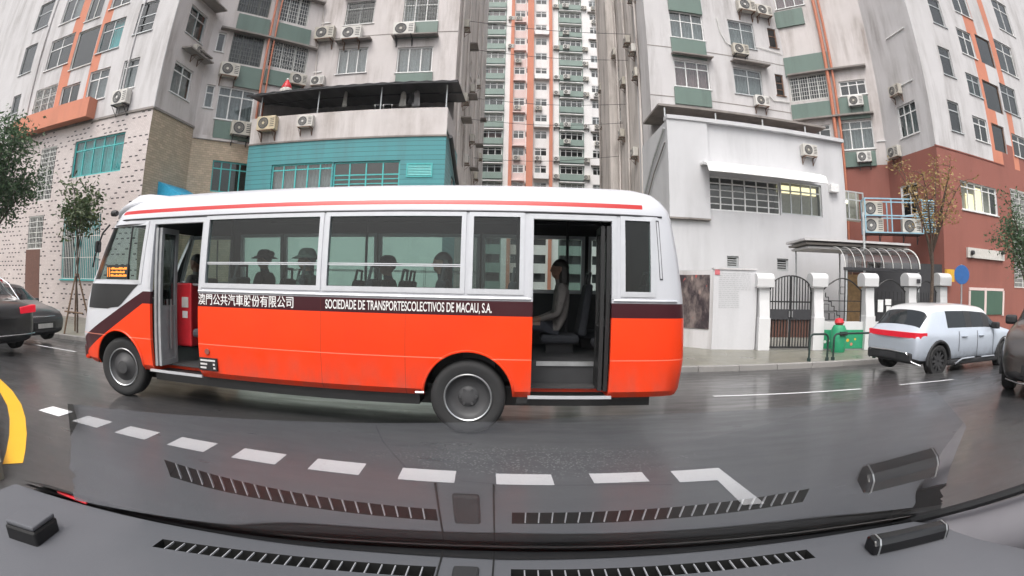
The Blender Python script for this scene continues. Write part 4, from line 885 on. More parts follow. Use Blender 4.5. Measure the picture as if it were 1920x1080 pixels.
for far in (False, True):
    wl = list(WIN) + ([(-3.85,-3.2), (.18,.9)] if far else [])
    for a, b in wl:
        f = side_trim('window', rect4(a-.03, b+.03, ZW0-.035, ZW1+.03), rect4(a+.012, b-.012, ZW0+.012, ZW1-.012), M['silver'], far=far)
        side_pane(rect4(a+.008, b-.008, ZW0+.008, ZW1-.008), -.02, M['glass_bus'], f, far)
        if b-a > 1: 
            zm = ZW0+.215; side_trim('sash_rail', rect4(a+.012, b-.012, zm-.012, zm+.012), rect4(a+.014, b-.014, zm-.003, zm+.003), M['silver'], -.012, .035, f, far)
            if not far: k = (a+b)/2; side_trim('sash_bar', rect4(k-.004+.3, k+.012+.3, ZW0+.012, zm), rect4(k-.003+.3, k+.01+.3, ZW0+.014, zm-.003), M['black'], -.022, .035, f, far)
    QI = [(-4.955,1.355), (-4.105,1.355), (-4.055,1.965), (-4.71,1.965)]; QO = [(-4.995,1.31), (-4.06,1.31), (-4.005,2.01), (-4.73,2.01)]
    f = side_trim('quarter_window', QO, QI, M['silver'], far=far); side_pane(QI, -.02, M['glass_bus'], f, far)
    MB().tube([(-4.33, BY-(-1 if far else 1)*(busw(-4.33,1.36)-.025), 1.36), (-4.31, BY-(-1 if far else 1)*(busw(-4.31,1.96)-.025), 1.96)], .012, 6).build('window_bar', M['black'], f)
mb = MB(); vs = []
for z in (1.225, 1.5, 1.8, 2.015):
    for k in range(9): f = -1+k/4; vs.append((interp(XF, z)+.02-.10*(1-f*f)*.9, BY+f*.795, z))
mb.add(vs, [(r*9+k, r*9+k+1, r*9+k+10, r*9+k+9) for r in range(3) for k in range(8)], 0, True); mb.build('windscreen', M['glass_bus'], BUS, fixn=False)
# black panel under the quarter window, sill strip, drip gutter, belt strip, side seams
mb = MB(); vs = []; n_ = 14
for i in range(n_+1):
    x = -5.04+(.93)*i/n_; lo = 1.02 if x < -4.62 else 1.03+(x+4.62)**1.0*.10+max(0,(x+4.42))*.75; lo = min(lo, 1.30)
    for k in range(5): z = lo+(1.305-lo)*k/4; vs.append((x, BY-busw(x, z)-.004, z))
mb.add(vs, [(5*i+k, 5*i+k+5, 5*i+k+6, 5*i+k+1) for i in range(n_) for k in range(4)], 0, True); mb.build('black_panel', M['black'], BUS, fixn=False)
def rail(name, x0, x1, z, r, mat, out=.01, n=24):
    MB().tube([(x0+(x1-x0)*i/n, BY-busw(x0+(x1-x0)*i/n, z)-out+r*.6, z) for i in range(n+1)], r, 6).build(name, mat, BUS)
rail('drip_gutter', -4.68, 1.38, 2.035, .010, M['dark_metal']); rail('belt_strip', -3.2, .17, 1.255, .014, M['silver']); rail('belt_strip', .91, 1.52, 1.255, .014, M['silver'])
for s_ in ((1.36, 1.0), (1.33, .9)): pass
side_trim('vent_slot', [(1.345,1.45),(1.375,1.45),(1.345,2.0),(1.315,2.0)], [(1.35,1.46),(1.37,1.46),(1.34,1.99),(1.32,1.99)], M['dark_metal'], .004, .01)
for z_ in (1.255,): pass
# doors: front opening with folded leaf, rear opening with folded leaf
def door_trim(a, b, z0, z1): side_trim('door_frame', rect4(a-.03, b+.03, z0-.02, z1+.035), rect4(a+.002, b-.002, z0+.004, z1-.004), M['silver'], .006, .06)
MB().box(-3.94, -3.18, BY-1.02, BY-.99, .36, .385).build('door_sill', M['silver'], BUS); MB().box(.16, .92, BY-1.02, BY-.99, .36, .385).build('door_sill', M['silver'], BUS)
for a, b, z1 in ((-3.91, -3.205, 1.965), (.185, .895, 1.972)):
    for x0, x1 in ((a-.045, a-.003), (b+.003, b+.045)): side_trim('door_post', rect4(x0, x1, 1.27, z1+.05), rect4(x0+.01, x1-.01, 1.3, z1+.03), M['silver'], .006, .05); side_pane(rect4(x0, x1, 1.27, z1+.05), .005, M['silver'], BUS, name='door_post')
    side_trim('door_header', rect4(a-.045, b+.045, z1+.004, z1+.05), rect4(a, b, z1+.02, z1+.03), M['silver'], .005, .05); side_pane(rect4(a-.045, b+.045, z1+.004, z1+.05), .004, M['silver'], BUS, name='door_header')
def leaf(x0, y0, x1, y1, z0, z1, lower=.95, matl='bus_grey', mf='bus_grey'):
    d = thing('tmp', None, None); bpy.data.objects.remove(d)
    v = Vector((x1-x0, y1-y0, 0)); L = v.length; Mx = Matrix.Translation((x0, y0, 0)) @ Matrix.Rotation(math.atan2(v.y, v.x), 4, 'Z'); mb = MB(Mx); t_ = .018
    for a, b, c, d_ in ((0, .045, z0, z1), (L-.045, L, z0, z1), (.045, L-.045, z0, z0+.06), (.045, L-.045, z1-.06, z1), (.045, L-.045, lower-.03, lower+.03)): mb.box(a, b, -t_, t_, c, d_)
    f = mb.build('door_leaf', M[mf], BUS); MB(Mx).box(.045, L-.045, -.01, .01, z0+.06, lower-.03).build('lower_panel', M[matl], f)
    MB(Mx).add([(.045,0,lower+.03),(L-.045,0,lower+.03),(L-.045,0,z1-.06),(.045,0,z1-.06)], [(0,1,2,3)]).build('pane', M['glass_dark'], f, fixn=False); MB(Mx).tube([(L*.5,-.05,lower+.1),(L*.5,-.05,lower-.45)], .012, 6).build('grab_bar', M['steel'], f)
leaf(-3.875, BY-.97, -3.875, BY-.64, .42, 1.93, 1.05, 'canvas'); leaf(-3.83, BY-.95, -3.825, BY-.64, .42, 1.93, 1.05, 'bus_grey')
leaf(.87, BY-.96, .87, BY-.60, .42, 1.93, .98, 'black', 'black'); leaf(.82, BY-.94, .83, BY-.62, .42, 1.93, .98, 'black', 'black')
# interior
MB().box(-4.9, 1.45, BY-.76, BY+.76, .405, .425).build('floor', M['bus_floor'], BUS)
MB().box(.0, 1.44, BY-.60, BY+.92, .428, .64).build('rear_step', M['bus_inside'], BUS); MB().box(.25, .82, BY-.615, BY-.60, .60, .645).build('step_edge', M['steel'], BUS)
MB().box(-3.95, -3.19, BY+.2, BY+.25, .43, .9).build('partition', M['bus_inside'], BUS)
f = MB().box(-3.92, -3.66, BY-.55, BY-.38, .60, 1.33).build('fare_box', M['red'], BUS, bevel=.02)
MB().box(-3.80, -3.70, BY-.556, BY-.55, 1.05, 1.17).build('notice', M['canvas'], f); MB().box(-3.79, -3.71, BY-.5565, BY-.55, .93, 1.01).build('notice', M['white_frame'], f)
MB().tube([(-3.9,BY-.5,1.32),(-3.2,BY-.5,1.30)], .016, 8).build('handrail', M['steel'], BUS)
for y_ in (-.42, .42): MB().tube([(-3.1,BY+y_,2.12),(1.3,BY+y_,2.12)], .016, 8).build('ceiling_rail', M['dark_metal'], BUS)
for x_, y_ in ((-3.17,-.42), (-1.77,.42), (.05,-.5), (.98,.1), (.62,.2)): MB().tube([(x_,BY+y_,.43),(x_,BY+y_,2.25)], .017, 8).build('grab_pole', M['dark_metal'], BUS)
st = None
seats_ = [(-2.95,-.72), (-2.15,-.72), (-1.45,-.72), (-.75,-.72), (-.1,-.72), (-2.85,.25), (-2.85,.68), (-2.05,.68), (-1.35,.68), (-1.35,.25), (-.65,.68), (.74,.12), (1.2,.62), (1.25,-.45)]
def seat_parts(x, y):
    zs = .43
    s_ = MB(); s_.box(x-.42, x, BY+y-.2, BY+y+.2, zs+.33, zs+.42); c = s_.build('seat', M['jacket_dark'], BUS, bevel=.03)
    b = MB(); b.add([(x-.02,BY+y-.19,zs+.42),(x-.02,BY+y+.19,zs+.42),(x+.07,BY+y+.16,zs+.98),(x+.07,BY+y-.16,zs+.98),(x+.07,BY+y-.19,zs+.40),(x+.07,BY+y+.19,zs+.40),(x+.15,BY+y+.16,zs+.98),(x+.15,BY+y-.16,zs+.98)], [(0,1,2,3),(4,7,6,5),(0,3,7,4),(1,5,6,2),(3,2,6,7),(0,4,5,1)]); b.build('backrest', M['jacket_dark'], c, bevel=.03)
    MB().tube([(x+.10,BY+y-.13,zs+.97),(x+.12,BY+y-.10,zs+1.10),(x+.12,BY+y+.10,zs+1.10),(x+.10,BY+y+.13,zs+.97)], .016, 6).build('grab_handle', M['dark_metal'], c)
    mb = MB(); mb.box(x-.35, x-.05, BY+y-.04, BY+y+.04, zs, zs+.329); mb.build('pedestal', M['dark_metal'], c)
for x, y in seats_: seat_parts(x, y)
mb = MB(); mb.tube([(-4.75+.19*math.sin(R(25))*math.cos(a*math.pi/12), BY+.5+.19*math.sin(a*math.pi/12), 1.12+.19*math.cos(R(25))*math.cos(a*math.pi/12)*.6) for a in range(24)], .014, 6, closed=True); mb.tube([(-4.75,BY+.5,1.12),(-4.95,BY+.5,.8)], .025, 8); mb.build('steering_wheel', M['black'], BUS)
MB().box(-5.08, -4.7, BY-.85, BY+.85, .86, 1.12).build('dashboard', M['bus_inside'], BUS, bevel=.05)
s_ = MB(); s_.box(-4.62, -4.2, BY+.28, BY+.75, .74, .845); c = s_.build('seat', M['jacket_dark'], BUS, bevel=.03); MB().box(-4.22, -4.13, BY+.28, BY+.75, .86, 1.40).build('backrest', M['jacket_dark'], c, bevel=.03)
# LED route display behind the quarter glass
ld = MB().box(-4.91, -4.50, BY-.80, BY-.765, 1.36, 1.53).build('route_display', M['black'], BUS, bevel=.005)
M['led'] = emis('led_orange', (1,.26,.03), 2.2)
def textmesh(name, s, size, loc, parent, mat, sx=1.0, rotz=0, align='LEFT', ext=.0015, weight=0):
    cu = bpy.data.curves.new(name, 'FONT'); cu.body = s; cu.size = size; cu.extrude = ext; cu.align_x = align; cu.offset = weight
    o = bpy.data.objects.new(name, cu); C.objects.link(o); dg = bpy.context.evaluated_depsgraph_get(); dg.update()
    me = bpy.data.meshes.new_from_object(o.evaluated_get(dg)); bpy.data.objects.remove(o)
    T = Matrix.Translation(loc) @ Matrix.Rotation(rotz, 4, 'Z') @ Matrix.Rotation(R(90), 4, 'X') @ Matrix.Diagonal((sx,1,1,1))
    W = wmat(parent).inverted() if parent else Matrix.Identity(4)
    me.transform(W @ T); me.materials.clear(); me.materials.append(mat)
    q = bpy.data.objects.new(name, me); C.objects.link(q)
    if parent: q.parent = parent; KIDS.setdefault(parent.name, []).append(q); WM[q.name] = wmat(parent)
    return q
def textfit(name, s, x0, x1, z0, h, y, parent, mat, weight=0):
    o = textmesh(name, s, 1, (0,0,0), None, mat, weight=weight, ext=.001); xs = [v.co.x for v in o.data.vertices]; zs = [v.co.z for v in o.data.vertices]
    sx, sz = (x1-x0)/(max(xs)-min(xs)), h/(max(zs)-min(zs)); me = o.data
    for v in me.vertices: v.co = Vector((x0+(v.co.x-min(xs))*sx, y+v.co.y*1.0, z0+(v.co.z-min(zs))*sz))
    if parent: me.transform(wmat(parent).inverted()); o.parent = parent; KIDS.setdefault(parent.name, []).append(o)
    return o
textfit('route_number', '11', -4.89, -4.845, 1.385, .115, BY-.803, ld, M['led'], .02)
for r_, (a, b) in enumerate([(-4.825,-4.52), (-4.825,-4.56), (-4.825,-4.535)]):
    mb = MB(); x = a; z = 1.475-.042*r_
    while x < b: w_ = random.choice((.012,.018,.022)); mb.box(x, x+w_, BY-.804, BY-.80, z, z+random.choice((.018,.026))); x += w_+.008
    mb.build('led_row', M['led'], ld)
M['text_white'] = simple('text_white', (.78,.77,.76), .5, var=.05)
textfit('company_lettering', '澳門公共汽車股份有限公司', -3.195, -2.055, 1.118, .112, BY-1.0285, BUS, M['text_white'], .008); textfit('company_lettering', 'SOCIEDADE DE TRANSPORTESCOLECTIVOS DE MACAU, S.A.', -1.72, -.175, 1.112, .100, BY-1.0285, BUS, M['text_white'], .012)
pl_ = MB().box(-3.20, -2.965, BY-1.030, BY-1.00, .445, .575).build('data_plate', M['black'], BUS)
mb = MB()
for r_, segs in enumerate([(.02,.05,.06,.21), (.02,.10,.185,.21), (.02,.085,.19,.205)]):
    z = .54-.038*r_
    for a, b in ((segs[0], segs[1]), (segs[2], segs[3])): 
        x = -3.20+a
        while x < -3.20+b: mb.box(x, x+.009, BY-1.0315, BY-1.0295, z, z+.018); x += .013
mb.build('plate_lettering', M['text_white'], pl_)
MB().lathe([(0,-.012),(.03,-.012),(.03,.01)], 16, cen=(-3.09, BY-1.02, .64)).build('filler_cap', M['terracotta_dark'], BUS)
# wheels
def bus_wheel(x, y, s, steer=0, dish=True):
    h = thing('tmpw', None, None); bpy.data.objects.remove(h)
    Mx = Matrix.Translation((x, y, .348)) @ Matrix.Scale(.968, 4) @ Matrix.Rotation(steer, 4, 'Z')
    mb = MB(Mx); mb.lathe([(.225,s*.02),(.232,s*-.09),(.30,s*-.112),(.335,s*-.102),(.354,s*-.078),(.357,s*.07),(.335,s*.10),(.232,s*.10),(.225,s*.02)], 48)
    w_ = mb.build('wheel', M['rubber'], BUS)
    mb = MB(Mx); mb.lathe([(.232,s*-.095),(.222,s*-.10),(.212,s*-.092),(.203,s*-.06),(.165,s*-.03),(.10,s*-.03),(.085,s*-.045),(.055,s*-.05),(0,s*-.052)] if dish else [(.232,s*-.095),(.222,s*-.10),(.205,s*-.08),(.17,s*-.06),(.10,s*-.085),(.075,s*-.12),(.0,s*-.125)], 40)
    m2 = MB(Mx); m2.lathe([(.229,s*-.099),(.222,s*-.106),(.213,s*-.099)], 40); m2.build('rim_ring', M['steel'], w_)
    for k in range(6): a = k*math.pi/3; mb.lathe([(0,-s*.012),(.014,-s*.012),(.014,s*.03)], 8, cen=(.075*math.cos(a)+0, s*(-.045 if dish else -.075), .075*math.sin(a)))
    mb.build('rim', M['bus_rim'], w_); return w_
M['bus_rim'] = simple('bus_rim', (.05,.05,.053), .55, .1)
bus_wheel(-.38, BY-.89, 1); bus_wheel(-.38, BY+.89, -1); bus_wheel(-4.48, BY-.86, 1, R(10), False); bus_wheel(-4.48, BY+.86, -1, R(10), False)
mb = MB(); mb.box(-3.95, -.84, BY-.90, BY+.93, .25, .355); mb.box(.06, .92, BY-.6, BY+.9, .26, .355); mb.box(-4.9, 1.4, BY-.62, BY+.62, .2005, .3545); mb.box(-3.9, -.9, BY+.6, BY+.92, .10, .2495); mb.build('chassis', M['black'], BUS); MB().lathe([(0,-.7),(.09,-.7),(.09,.7),(0,.7)], 14, 0, cen=(-.38,BY,.357)).build('axle', M['black'], BUS)  # chassis widened, with an unseen low box added to block light under the bus
MB().box(.06, .16, BY-.95, BY-.85, .30, .37).build('mud_flap', M['rubber'], BUS); MB().tube([(-.86,BY-1.0,.385),(-.78,BY-1.0,.385)], .012, 6).build('step_bar', M['steel'], BUS)
mb = MB(); vs = []
for i, x in enumerate([-4.86, -4.78, -4.60, -4.42, -4.25, -4.08]):
    for k in range(7): f = -1+k/3; hgt = [0.0, .13, .15, .11, .05, 0][i]*(1-f**4); vs.append((x, BY+f*.84*[.8,.92,1,1,.95,.85][i], [2.20,2.25,2.30,2.33,2.355,2.37][i]-abs(f)**6*.08+hgt*.85))
mb.add(vs, [(i*7+k, i*7+k+1, i*7+k+8, i*7+k+7) for i in range(5) for k in range(6)], 0, True); o = mb.build('roof_fairing', M['silver_white'] if 'silver_white' in M else simple('bus_white', (.53,.54,.575), .35), BUS); so_ = o.modifiers.new('s', 'SOLIDIFY'); so_.thickness = .06
mb = MB(); mb.lathe([(0,-.06),(.035,-.06),(.04,0),(.03,.03),(0,.03)], 14, 0, 'X', cen=(-4.66, BY-.93, 2.13)); mb.build('side_camera', M['black'], BUS)
ma = MB(); ma.tube([(-4.76,BY-.92,2.0),(-4.86,BY-.95,1.9),(-4.97,BY-.97,1.62),(-5.02,BY-.95,1.5)], .012, 6); m_ = ma.build('mirror', M['black'], BUS); mb = MB(Matrix.Translation((-4.93,BY-.955,1.74))); mb.box(-.022, .022, -.05, .05, -.07, .07); mb.build('mirror_head', M['black'], m_, bevel=.03)
MB().box(-5.33, -5.22, BY-.86, BY+.86, .36, .56).build('front_bumper', M['livery'], BUS, bevel=.04)
mb = MB(); mb.lathe([(0,-.02),(.08,-.02),(.09,.01)], 16, 0, 'X', cen=(-5.27,BY-.68,.72)); mb.build('headlight', M['glass_clear'], BUS); mb = MB(); mb.lathe([(0,-.02),(.08,-.02),(.09,.01)], 16, 0, 'X', cen=(-5.27,BY+.68,.72)); mb.build('headlight', M['glass_clear'], BUS)
MB().box(1.52, 1.60, BY-.8, BY+.8, .40, .52).build('rear_bumper', M['livery'], BUS, bevel=.03)
# passengers
SW_ = .85
person('passenger in a bucket hat at the rear end of the foremost long window', (-2.08, BY-.66, SW_+.05), R(180), 'jacket_green', 'short', 'hat_green', s=.90)
person('dark silhouetted passenger on the far side near the front of the foremost long window', (-3.28, BY+.60, SW_+.04), R(180), 'jacket_dark', 'bun', 'hat_black')
person('passenger in a wide dark hat behind the middle window', (-1.45, BY+.25, SW_+.02), R(180), 'jacket_dark', 'short', 'hat_black', s=.92)
person('long haired passenger at the rear end of the middle window', (-.68, BY-.60, SW_+.05), R(180), 'jacket_dark', 'long', None, s=.88)
person('passenger in a grey jacket seated inside the open rear door', (.53, BY+.12, .86), R(180), 'jacket_grey', 'long', None, s=.92)
person('bus driver seen through the open front door', (-4.38, BY+.52, .84), R(180), 'jacket_grey', 'short', None)

# ------------------------------------------------------------------ cars
M['glass_car'] = simple('car_glass', (.012,.015,.018), .06, var=.05); M['tail_red'] = emis('tail_red', (.70,.01,.03), .45); M['head_clear'] = simple('head_clear', (.55,.57,.6), .12, .2); M['clad'] = simple('clad', (.022,.022,.024), .6); M['chrome'] = simple('chrome', (.65,.66,.68), .18, .9)
def carpaint(name, col): 
    m, t, b = nmat(name); n = noise(t, 2, 4, objco(t)); z = xyz(t, objco(t))[2]; n2 = noise(t, 9, 5, objco(t))
    c = mixc(t, ramp(t, n, .3, .7), tuple(x*.93 for x in col), col); dirt = math_(t, 'MULTIPLY', ramp(t, z, .25, .6, (1,1,1), (0,0,0)), ramp(t, n2, .4, .7)); c = mixc(t, math_(t, 'MULTIPLY', dirt, .5), c, (.12,.11,.10))
    t.links.new(c, b.inputs['Base Color']); b.inputs['Roughness'].default_value = .3; b.inputs['Metallic'].default_value = .15; b.inputs['Coat Weight'].default_value = .8; b.inputs['Coat Roughness'].default_value = .04; return m
def split_off(o, mi, name, mat, parent, min_area=0):
    """move the faces of one material to child meshes, one per connected piece"""
    bm = bmesh.new(); bm.from_mesh(o.data); bm.faces.ensure_lookup_table(); sel = {f for f in bm.faces if f.material_index == mi}; groups = []
    while sel:
        f = sel.pop(); g_ = [f]; st_ = [f]
        while st_:
            q = st_.pop()
            for e in q.edges:
                for k in e.link_faces:
                    if k in sel: sel.remove(k); g_.append(k); st_.append(k)
        groups.append(g_)
    W = wmat(parent)
    for g_ in groups:
        ids = {}; mb = MB(); fs = []
        for f in g_:
            for v in f.verts: ids.setdefault(v, len(ids))
            fs.append([ids[v] for v in f.verts])
        mb.add([W @ v.co for v in ids], fs, 0, True); mb.build(name(sum((v.co for v in ids), Vector())/len(ids)) if callable(name) else name, mat, parent, fixn=False)
    bmesh.ops.delete(bm, geom=[f for f in bm.faces if f.material_index == mi], context='FACES'); bm.to_mesh(o.data); bm.free()
def car(name, label, loc, rz, paint, L=4.45, W=1.8, H=1.52, belt=.95, hood=1.0, ride=.22, roof_paint=None, kind='suv', wr=.33, axles=(.19,.80)):
    t = thing(name, label, 'car', loc, rz); Wt = wmat(t); h = W/2
    if kind == 'suv': S = [(0,'d',.84,belt-.12), (.015,'d',.93,belt-.02), (.045,'d',.99,belt+.03), (.115,'g',1,H-.075), (.155,'g',1,H-.025), (.195,'g',1,H-.002), (.24,'g',1,H+.008), (.33,'g',1,H+.01), (.42,'g',1,H+.01), (.445,'g',1,H+.01), (.60,'g',1,H-.03), (.625,'g',1,H-.05), (.755,'d',1,hood), (.86,'d',.99,hood-.05), (.95,'d',.95,hood-.14), (.985,'d',.88,hood-.26), (1,'d',.78,hood-.38)]
    else: S = [(0,'d',.84,belt-.10), (.02,'d',.93,belt+.02), (.10,'d',.99,belt+.10), (.145,'d',.99,belt+.11), (.26,'g',1,H-.05), (.30,'g',1,H-.01), (.33,'g',1,H), (.42,'g',1,H+.01), (.45,'g',1,H+.01), (.555,'g',1,H-.01), (.58,'g',1,H-.04), (.74,'d',1,hood), (.86,'d',.99,hood-.06), (.95,'d',.95,hood-.16), (.985,'d',.88,hood-.27), (1,'d',.78,hood-.38)]
    rings = []; n = len(S)
    for i, (fx, k, wf, z) in enumerate(S):
        x = fx*L; zb = ride + (.06 if fx < .02 or fx > .98 else 0); hw = h*wf; bz = min(belt, z-.02) if k == 'd' else belt
        q = [(0,zb), (.78*hw,zb), (.95*hw,zb+.07), (hw,.52+ride*.3), (.985*hw,bz-.10)]
        if k == 'd': q += [(.955*hw,z-.035), (.86*hw,z-.004), (.5*hw,z+.02), (0,z+.03)]
        else: q += [(.94*hw,belt), (.77*hw,z-.09), (.66*hw,z-.02), (0,z+.015)]
        rings.append([(x,-y,zz) for y, zz in q] + [(x,y,zz) for y, zz in q[-2:0:-1]])
    m = len(rings[0]); vs = [p for r in rings for p in r]; mb = MB(Wt); fs = []; mi = []
    for i in range(n-1):
        for j in range(m):
            fs.append((i*m+j, i*m+(j+1) % m, (i+1)*m+(j+1) % m, (i+1)*m+j)); k = 0; a, b = S[i][1], S[i+1][1]; jj = j if j < 8 else m-1-j
            if jj in (0, 1): k = 2
            elif a == 'g' and b == 'g' and jj == 5:
                wd = S[i+1][0]-S[i][0]; k = 1 if (wd > .05) else (3 if wd > .024 and S[i][0] > .3 else 0)
            elif a != b and jj in (6, 7): k = 1
            elif a == 'g' and b == 'd' and jj == 5: k = 1
            elif jj == 7 or jj == 6: k = 4 if (a == 'g' and b == 'g') else 0
            if k == 3: k = 2
            mi.append(k)
    fs.append(tuple(range(m))[::-1]); mi.append(2 if False else 0); fs.append(tuple((n-1)*m+j for j in range(m))); mi.append(0)
    mb.add(vs, fs, 0, True); mb.m = mi
    o = mb.build('body', [paint, M['glass_car'], M['clad'], M['clad'], roof_paint or paint], t, sharp=180)
    s_ = o.modifiers.new('s', 'SUBSURF'); s_.levels = s_.render_levels = 2; evaluated(o)
    for fx in axles:
        cw = MB(Wt); 
        for s in (-1, 1): cw.lathe([(0,s*(h+.2)),(wr+.055,s*(h+.2)),(wr+.055,s*(h-.26)),(0,s*(h-.26))], 36, 2, cen=(fx*L,0,wr))
        carve(o, cw)
    split_off(o, 1, lambda c: 'side_window' if abs(c.y) > h*.35 else ('windscreen' if c.x > L*.5 else 'rear_window'), M['glass_car'], t)
    o.data.set_sharp_from_angle(angle=R(40))
    for fx in axles:
        for s in (-1, 1):
            Mx = Wt @ Matrix.Translation((fx*L, s*(h-.115), wr)); mb = MB(Mx); mb.lathe([(wr*.66,s*.07),(wr*.68,s*.105),(wr*.9,s*.11),(wr*.98,s*.085),(wr,s*.04),(wr,-s*.08),(wr*.9,-s*.11),(wr*.66,-s*.1)], 36); w_ = mb.build('wheel', M['rubber'], t)
            mb = MB(Mx); mb.lathe([(wr*.68,s*.095),(wr*.63,s*.095),(wr*.60,s*.03),(0,s*.02)], 36, 1)
            for k in range(10):
                a = k*math.pi/5; da = .11; mb.add([(.04*math.cos(a-.9),s*.085,.04*math.sin(a-.9)),(wr*.63*math.cos(a-da),s*.09,wr*.63*math.sin(a-da)),(wr*.63*math.cos(a+da),s*.09,wr*.63*math.sin(a+da)),(.04*math.cos(a+.9),s*.085,.04*math.sin(a+.9))], [(0,1,2,3)], 0)
            mb.build('rim', [M['bus_rim'], M['clad']], w_, fixn=False)
            mb = MB(Wt); mb.tube([(fx*L+(wr+.07)*math.cos(a*math.pi/20), s*(h*.985), wr+(wr+.07)*math.sin(a*math.pi/20)) for a in range(-1,22)], .035, 8); mb.build('arch_trim', M['clad'] if kind == 'suv' else paint, t)
    for s in (-1, 1):
        for fx, za in ((.335, .5), (.505, .32), (.665, .34)):
            mb = MB(Wt); mb.tube([(fx*L, s*(h*1.0), za), (fx*L, s*(h*1.003), .52+ride*.3), (fx*L+.01, s*(h*.985), belt-.10), (fx*L+.015, s*(h*.955), belt-.01)], .006, 5); mb.build('door_seam', M['black'], t)
    for s in (-1, 1):
        xm = L*(.665 if kind == 'suv' else .63); mb = MB(Wt @ Matrix.Translation((xm, s*(h+.05), belt+.09))); mb.box(-.07, .07, -.11, .11, -.07, .08); mb.build('wing_mirror', paint if kind != 'suv' else M['clad'], t, bevel=.04)
        for fx in (.36, .52): mb = MB(Wt); mb.box(fx*L, fx*L+.2, s*(h*.985), s*(h*1.0+.022), belt-.13, belt-.10); mb.build('door_handle', paint, t, bevel=.01)
    return t, Wt, L, h
M['paint_white'] = carpaint('car_paint_silver_white', (.50,.55,.63)); M['paint_roof'] = carpaint('car_paint_white_roof', (.68,.69,.71)); M['paint_black'] = carpaint('car_paint_black', (.018,.018,.021)); M['paint_char'] = carpaint('car_paint_charcoal', (.04,.04,.045)); M['paint_brown'] = carpaint('car_paint_dark', (.035,.028,.026))
def bar(Wt, t, name, pts, r, mat, n=8): MB(Wt).tube(pts, r, n).build(name, mat, t)
# silver-white crossover
t, Wt, L, h = car('car', 'silver white crossover with a full width red tail light bar', (7.9, 8.17, -.285), 0, M['paint_white'], 4.4, 1.78, 1.49, .93, .98, .24, M['paint_roof'], axles=(.175,.80))
mb = MB(Wt); pr = [(-.8,.16),(-.78,.05),(-.5,.012),(0,.0),(.5,.012),(.78,.05),(.8,.16)]
vs = []
for y, dx in [(-.86,.36),(-.84,.16),(-.76,.06),(-.4,.012),(0,0),(.4,.012),(.76,.06),(.84,.16),(.86,.36)]: vs += [(dx-.02,y,.80),(dx-.025,y,.91),(dx+.05,y,.80),(dx+.05,y,.91)]
fs = [];
for i in range(8): a = i*4; fs += [(a,a+4,a+5,a+1),(a+1,a+5,a+7,a+3),(a+2,a,a+4,a+6)[::-1]]
mb.add(vs, fs); mb.build('tail_light', M['tail_red'], t)
mb = MB(Wt); mb.box(-.03, .12, -.72, .72, .30, .50); mb.build('rear_bumper', M['clad'], t, bevel=.04); mb = MB(Wt); mb.box(-.045, -.03, -.26, .26, .36, .47); mb.build('number_plate', M['dark_metal'], t)
bar(Wt, t, 'bumper_trim', [(.18,-.86,.26),(.02,-.72,.33),(-.025,-.58,.50),(-.03,0,.515),(-.025,.58,.50),(.02,.72,.33),(.18,.86,.26)], .016, M['chrome']); bar(Wt, t, 'sill_trim', [(1.35,-h-.01,.24),(1.6,-h-.015,.34),(2.1,-h-.015,.35)], .02, M['chrome']); bar(Wt, t, 'sill_trim', [(2.4,-h-.01,.34),(3.0,-h-.01,.34)], .02, M['chrome'])
mb = MB(Wt); mb.box(1.1, 3.2, -h-.005, -h*.9, .22, .33); mb.build('sill', M['clad'], t, bevel=.03)
# black saloon at the left edge, seen from behind
t, Wt, L, h = car('car', 'black saloon at the frame edge showing one lit red tail light', (-9.0, 5.42, gz(5.4)), R(180), M['paint_black'], 4.5, 1.78, 1.45, .88, .93, .2, None, 'saloon')
for s in (-1, 1): mb = MB(Wt); mb.add([(-.01,s*.42,.74),(.03,s*.84,.76),(.03,s*.84,.90),(-.01,s*.42,.86),(.12,s*.42,.74),(.22,s*.865,.76),(.22,s*.865,.90),(.12,s*.42,.86)], [(0,1,2,3),(4,7,6,5),(0,4,5,1),(1,5,6,2),(2,6,7,3),(3,7,4,0)]); mb.build('tail_light', M['tail_red'], t, bevel=.015)
bar(Wt, t, 'bumper_trim', [(.1,-.84,.36),(-.01,-.6,.36),(-.02,0,.36),(-.01,.6,.36),(.1,.84,.36)], .015, M['chrome']); mb = MB(Wt); mb.box(-.05, -.02, -.26, .26, .55, .67); mb.build('number_plate', M['black'], t)
bar(Wt, t, 'window_trim', [(.62,-.83,.92),(.98,-.72,1.27),(1.3,-.66,1.40),(2.3,-.66,1.42)], .014, M['chrome']); bar(Wt, t, 'window_trim', [(.62,.83,.92),(.98,.72,1.27),(1.3,.66,1.40),(2.3,.66,1.42)], .014, M['chrome'])
# charcoal car coming the other way
t, Wt, L, h = car('car', 'charcoal oncoming car behind the black saloon beside the tiled wall', (-15.75, 7.95, gz(8)), R(3), M['paint_char'], 4.4, 1.76, 1.46, .9, .96, .2, None, 'saloon')
for s in (-1, 1): mb = MB(Wt); mb.add([(4.36,s*.40,.62),(4.18,s*.80,.66),(4.08,s*.83,.80),(4.30,s*.46,.72),(4.2,s*.40,.62),(4.0,s*.80,.66),(3.9,s*.8,.80),(4.1,s*.46,.72)], [(0,1,2,3),(4,7,6,5),(0,4,5,1),(1,5,6,2),(2,6,7,3),(3,7,4,0)]); mb.build('headlight', M['head_clear'], t, bevel=.01)
bar(Wt, t, 'grille_trim', [(4.33,-.42,.68),(4.41,0,.67),(4.33,.42,.68)], .012, M['chrome']); mb = MB(Wt); mb.box(4.35, 4.42, -.4, .4, .36, .56); mb.build('grille', M['black'], t, bevel=.02); mb = MB(Wt); mb.box(4.42, 4.44, -.26, .26, .40, .51); mb.build('number_plate', M['canvas'], t)
